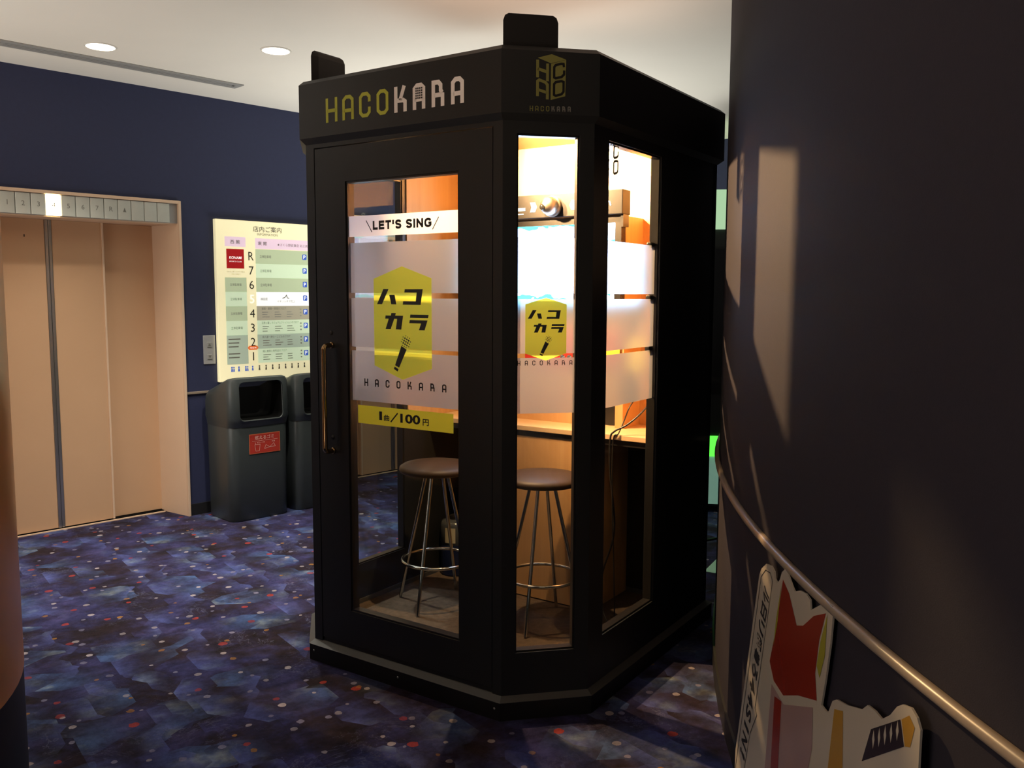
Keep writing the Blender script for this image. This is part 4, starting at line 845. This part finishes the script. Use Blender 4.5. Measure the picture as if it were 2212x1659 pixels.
# ------------------------------------------------------------------ cut-out board against the curved wall
SP1 = (0.6441, 2.25, 0.0); SD = (0.0301, -0.9995, 0.0); SN = (0.9995, 0.0301, 0.0)
PSB = (SP1, SD, SN)
outl = [(-0.166, 0.004), (-0.1371, 0.1083), (-0.1357, 0.1625), (0.0248, 0.7289), (0.0403, 0.7488), (0.0778, 0.7736), (0.1158, 0.78), (0.138, 0.7728), (0.1449, 0.7573), (0.1613, 0.7514), (0.1805, 0.7655), (0.1933, 0.7889), (0.212, 0.8018), (0.2318, 0.7996), (0.2676, 0.7777), (0.2822, 0.772), (0.3172, 0.7863), (0.3518, 0.7918), (0.3779, 0.7866), (0.3844, 0.7651), (0.4343, 0.7944), (0.4785, 0.8149), (0.5007, 0.8169), (0.5056, 0.8053), (0.498, 0.7366), (0.4805, 0.6502), (0.4639, 0.5868), (0.4872, 0.5858), (0.502, 0.59), (0.5209, 0.6235), (0.5414, 0.6362), (0.5891, 0.6475), (0.6582, 0.6726), (0.6808, 0.6919), (0.7102, 0.6955), (0.7391, 0.6938), (0.7698, 0.717), (0.7936, 0.7441), (0.8129, 0.7572), (0.842, 0.7652), (0.862, 0.758), (0.8754, 0.743), (0.875, 0.7017), (0.8751, 0.6782), (0.86, 0.30), (0.80, 0.004)]
t = thing('cutout_board', 'glossy cut-out board with red and gold shapes leaning on the curved wall', 'cutout board', (SP1[0], SP1[1], 0), 0)
PB0 = ((0, 0, 0), SD, SN)
def bprism(d0, d1, uz):
    mb = MB(); n = len(uz); O, U, D = PB0
    a = mb.pts([(U[0]*u+D[0]*d0, U[1]*u+D[1]*d0, z) for u, z in uz]); b = mb.pts([(U[0]*u+D[0]*d1, U[1]*u+D[1]*d1, z) for u, z in uz])
    mb.f.append(a); mb.f.append(b[::-1])
    for k in range(n): mb.f.append([a[k], b[k], b[(k+1) % n], a[(k+1) % n]])
    return mb
part('board', bprism(0.0, 0.004, outl), M['board'], t)
strip = [(-0.1253, 0.1305), (0.0424, 0.729), (0.074, 0.7559), (0.1123, 0.7609), (0.1302, 0.7452), (0.0268, 0.3672), (0.044, 0.3560), (-0.0074, 0.2795), (-0.0417, 0.177), (-0.085, 0.020), (-0.150, 0.020)]
part('strip_outline', MB().stroke(PB0, -0.0006, strip, 0.0026, True), M['ink'], t, recalc=False)
# slanted bold writing down the strip
q = MB(); chars = list('ル日リ超着ろ44')+['S', 'I', 'N', '!']; n = len(chars)
for k, ch in enumerate(chars):
    f = (k+0.5)/n; uc = 0.092+(-0.075-0.092)*f; zc = 0.715+(0.165-0.715)*f
    vs, fs = text_mesh(ch, 0.03); xa, xb = min(v[0] for v in vs), max(v[0] for v in vs); ya, yb = min(v[1] for v in vs), max(v[1] for v in vs)
    s = 0.042; al = math.radians(-107); i = []
    sxx = s*0.95/max(0.45, xb-xa); syy = s*1.05/max(0.5, yb-ya)
    for x, y in vs:
        a, b = (x-(xa+xb)/2)*sxx, (y-(ya+yb)/2)*syy; i.append((uc+a*math.cos(al)-b*math.sin(al), zc+a*math.sin(al)+b*math.cos(al)))
    idx = q.pts([(SD[0]*u+SN[0]*-0.0007, SD[1]*u+SN[1]*-0.0007, z) for u, z in i])
    for f_ in fs: q.f.append([idx[j] for j in f_])
part('strip_writing', q, M['ink'], t, recalc=False)
def shape(name, mat, uz, d=-0.0006): part(name, MB().ppoly(PB0, d, uz), M[mat], t, recalc=False)
shape('red_shape', 'b_red', [(0.205, 0.775), (0.250, 0.755), (0.305, 0.700), (0.345, 0.715), (0.405, 0.760), (0.470, 0.790), (0.440, 0.720), (0.425, 0.640), (0.440, 0.585), (0.330, 0.545), (0.235, 0.500), (0.165, 0.505), (0.130, 0.540), (0.170, 0.645)])
shape('olive_shape', 'b_green', [(0.478, 0.790), (0.474, 0.700), (0.450, 0.640), (0.432, 0.660), (0.448, 0.720)], -0.0009)
shape('olive_shape', 'b_green', [(0.198, 0.765), (0.178, 0.660), (0.155, 0.590), (0.166, 0.660)], -0.0009)
shape('mauve_shape', 'b_mauve', [(0.150, 0.490), (0.240, 0.480), (0.420, 0.560), (0.425, 0.470), (0.380, 0.330), (0.200, 0.200), (0.120, 0.250)])
shape('red_band', 'b_red', [(0.175, 0.470), (0.225, 0.480), (0.215, 0.250), (0.160, 0.200)], -0.0009)
shape('gold_shape', 'b_gold', [(0.533, 0.612), (0.575, 0.628), (0.590, 0.45), (0.575, 0.25), (0.520, 0.25), (0.512, 0.470)])
shape('dark_bar', 'b_dark', [(0.700, 0.655), (0.808, 0.728), (0.825, 0.688), (0.668, 0.575)])
shape('gold_cap', 'b_gold', [(0.812, 0.730), (0.838, 0.750), (0.858, 0.738), (0.846, 0.698), (0.828, 0.690)])
q = MB()
for k in range(5):
    u = 0.712+k*0.022; z = 0.640+k*0.0155; q.ppoly(PB0, -0.0009, [(u-0.005, z), (u, z-0.017), (u+0.005, z+0.003), (u, z+0.020)])
part('white_diamonds', q, M['board'], t, recalc=False)
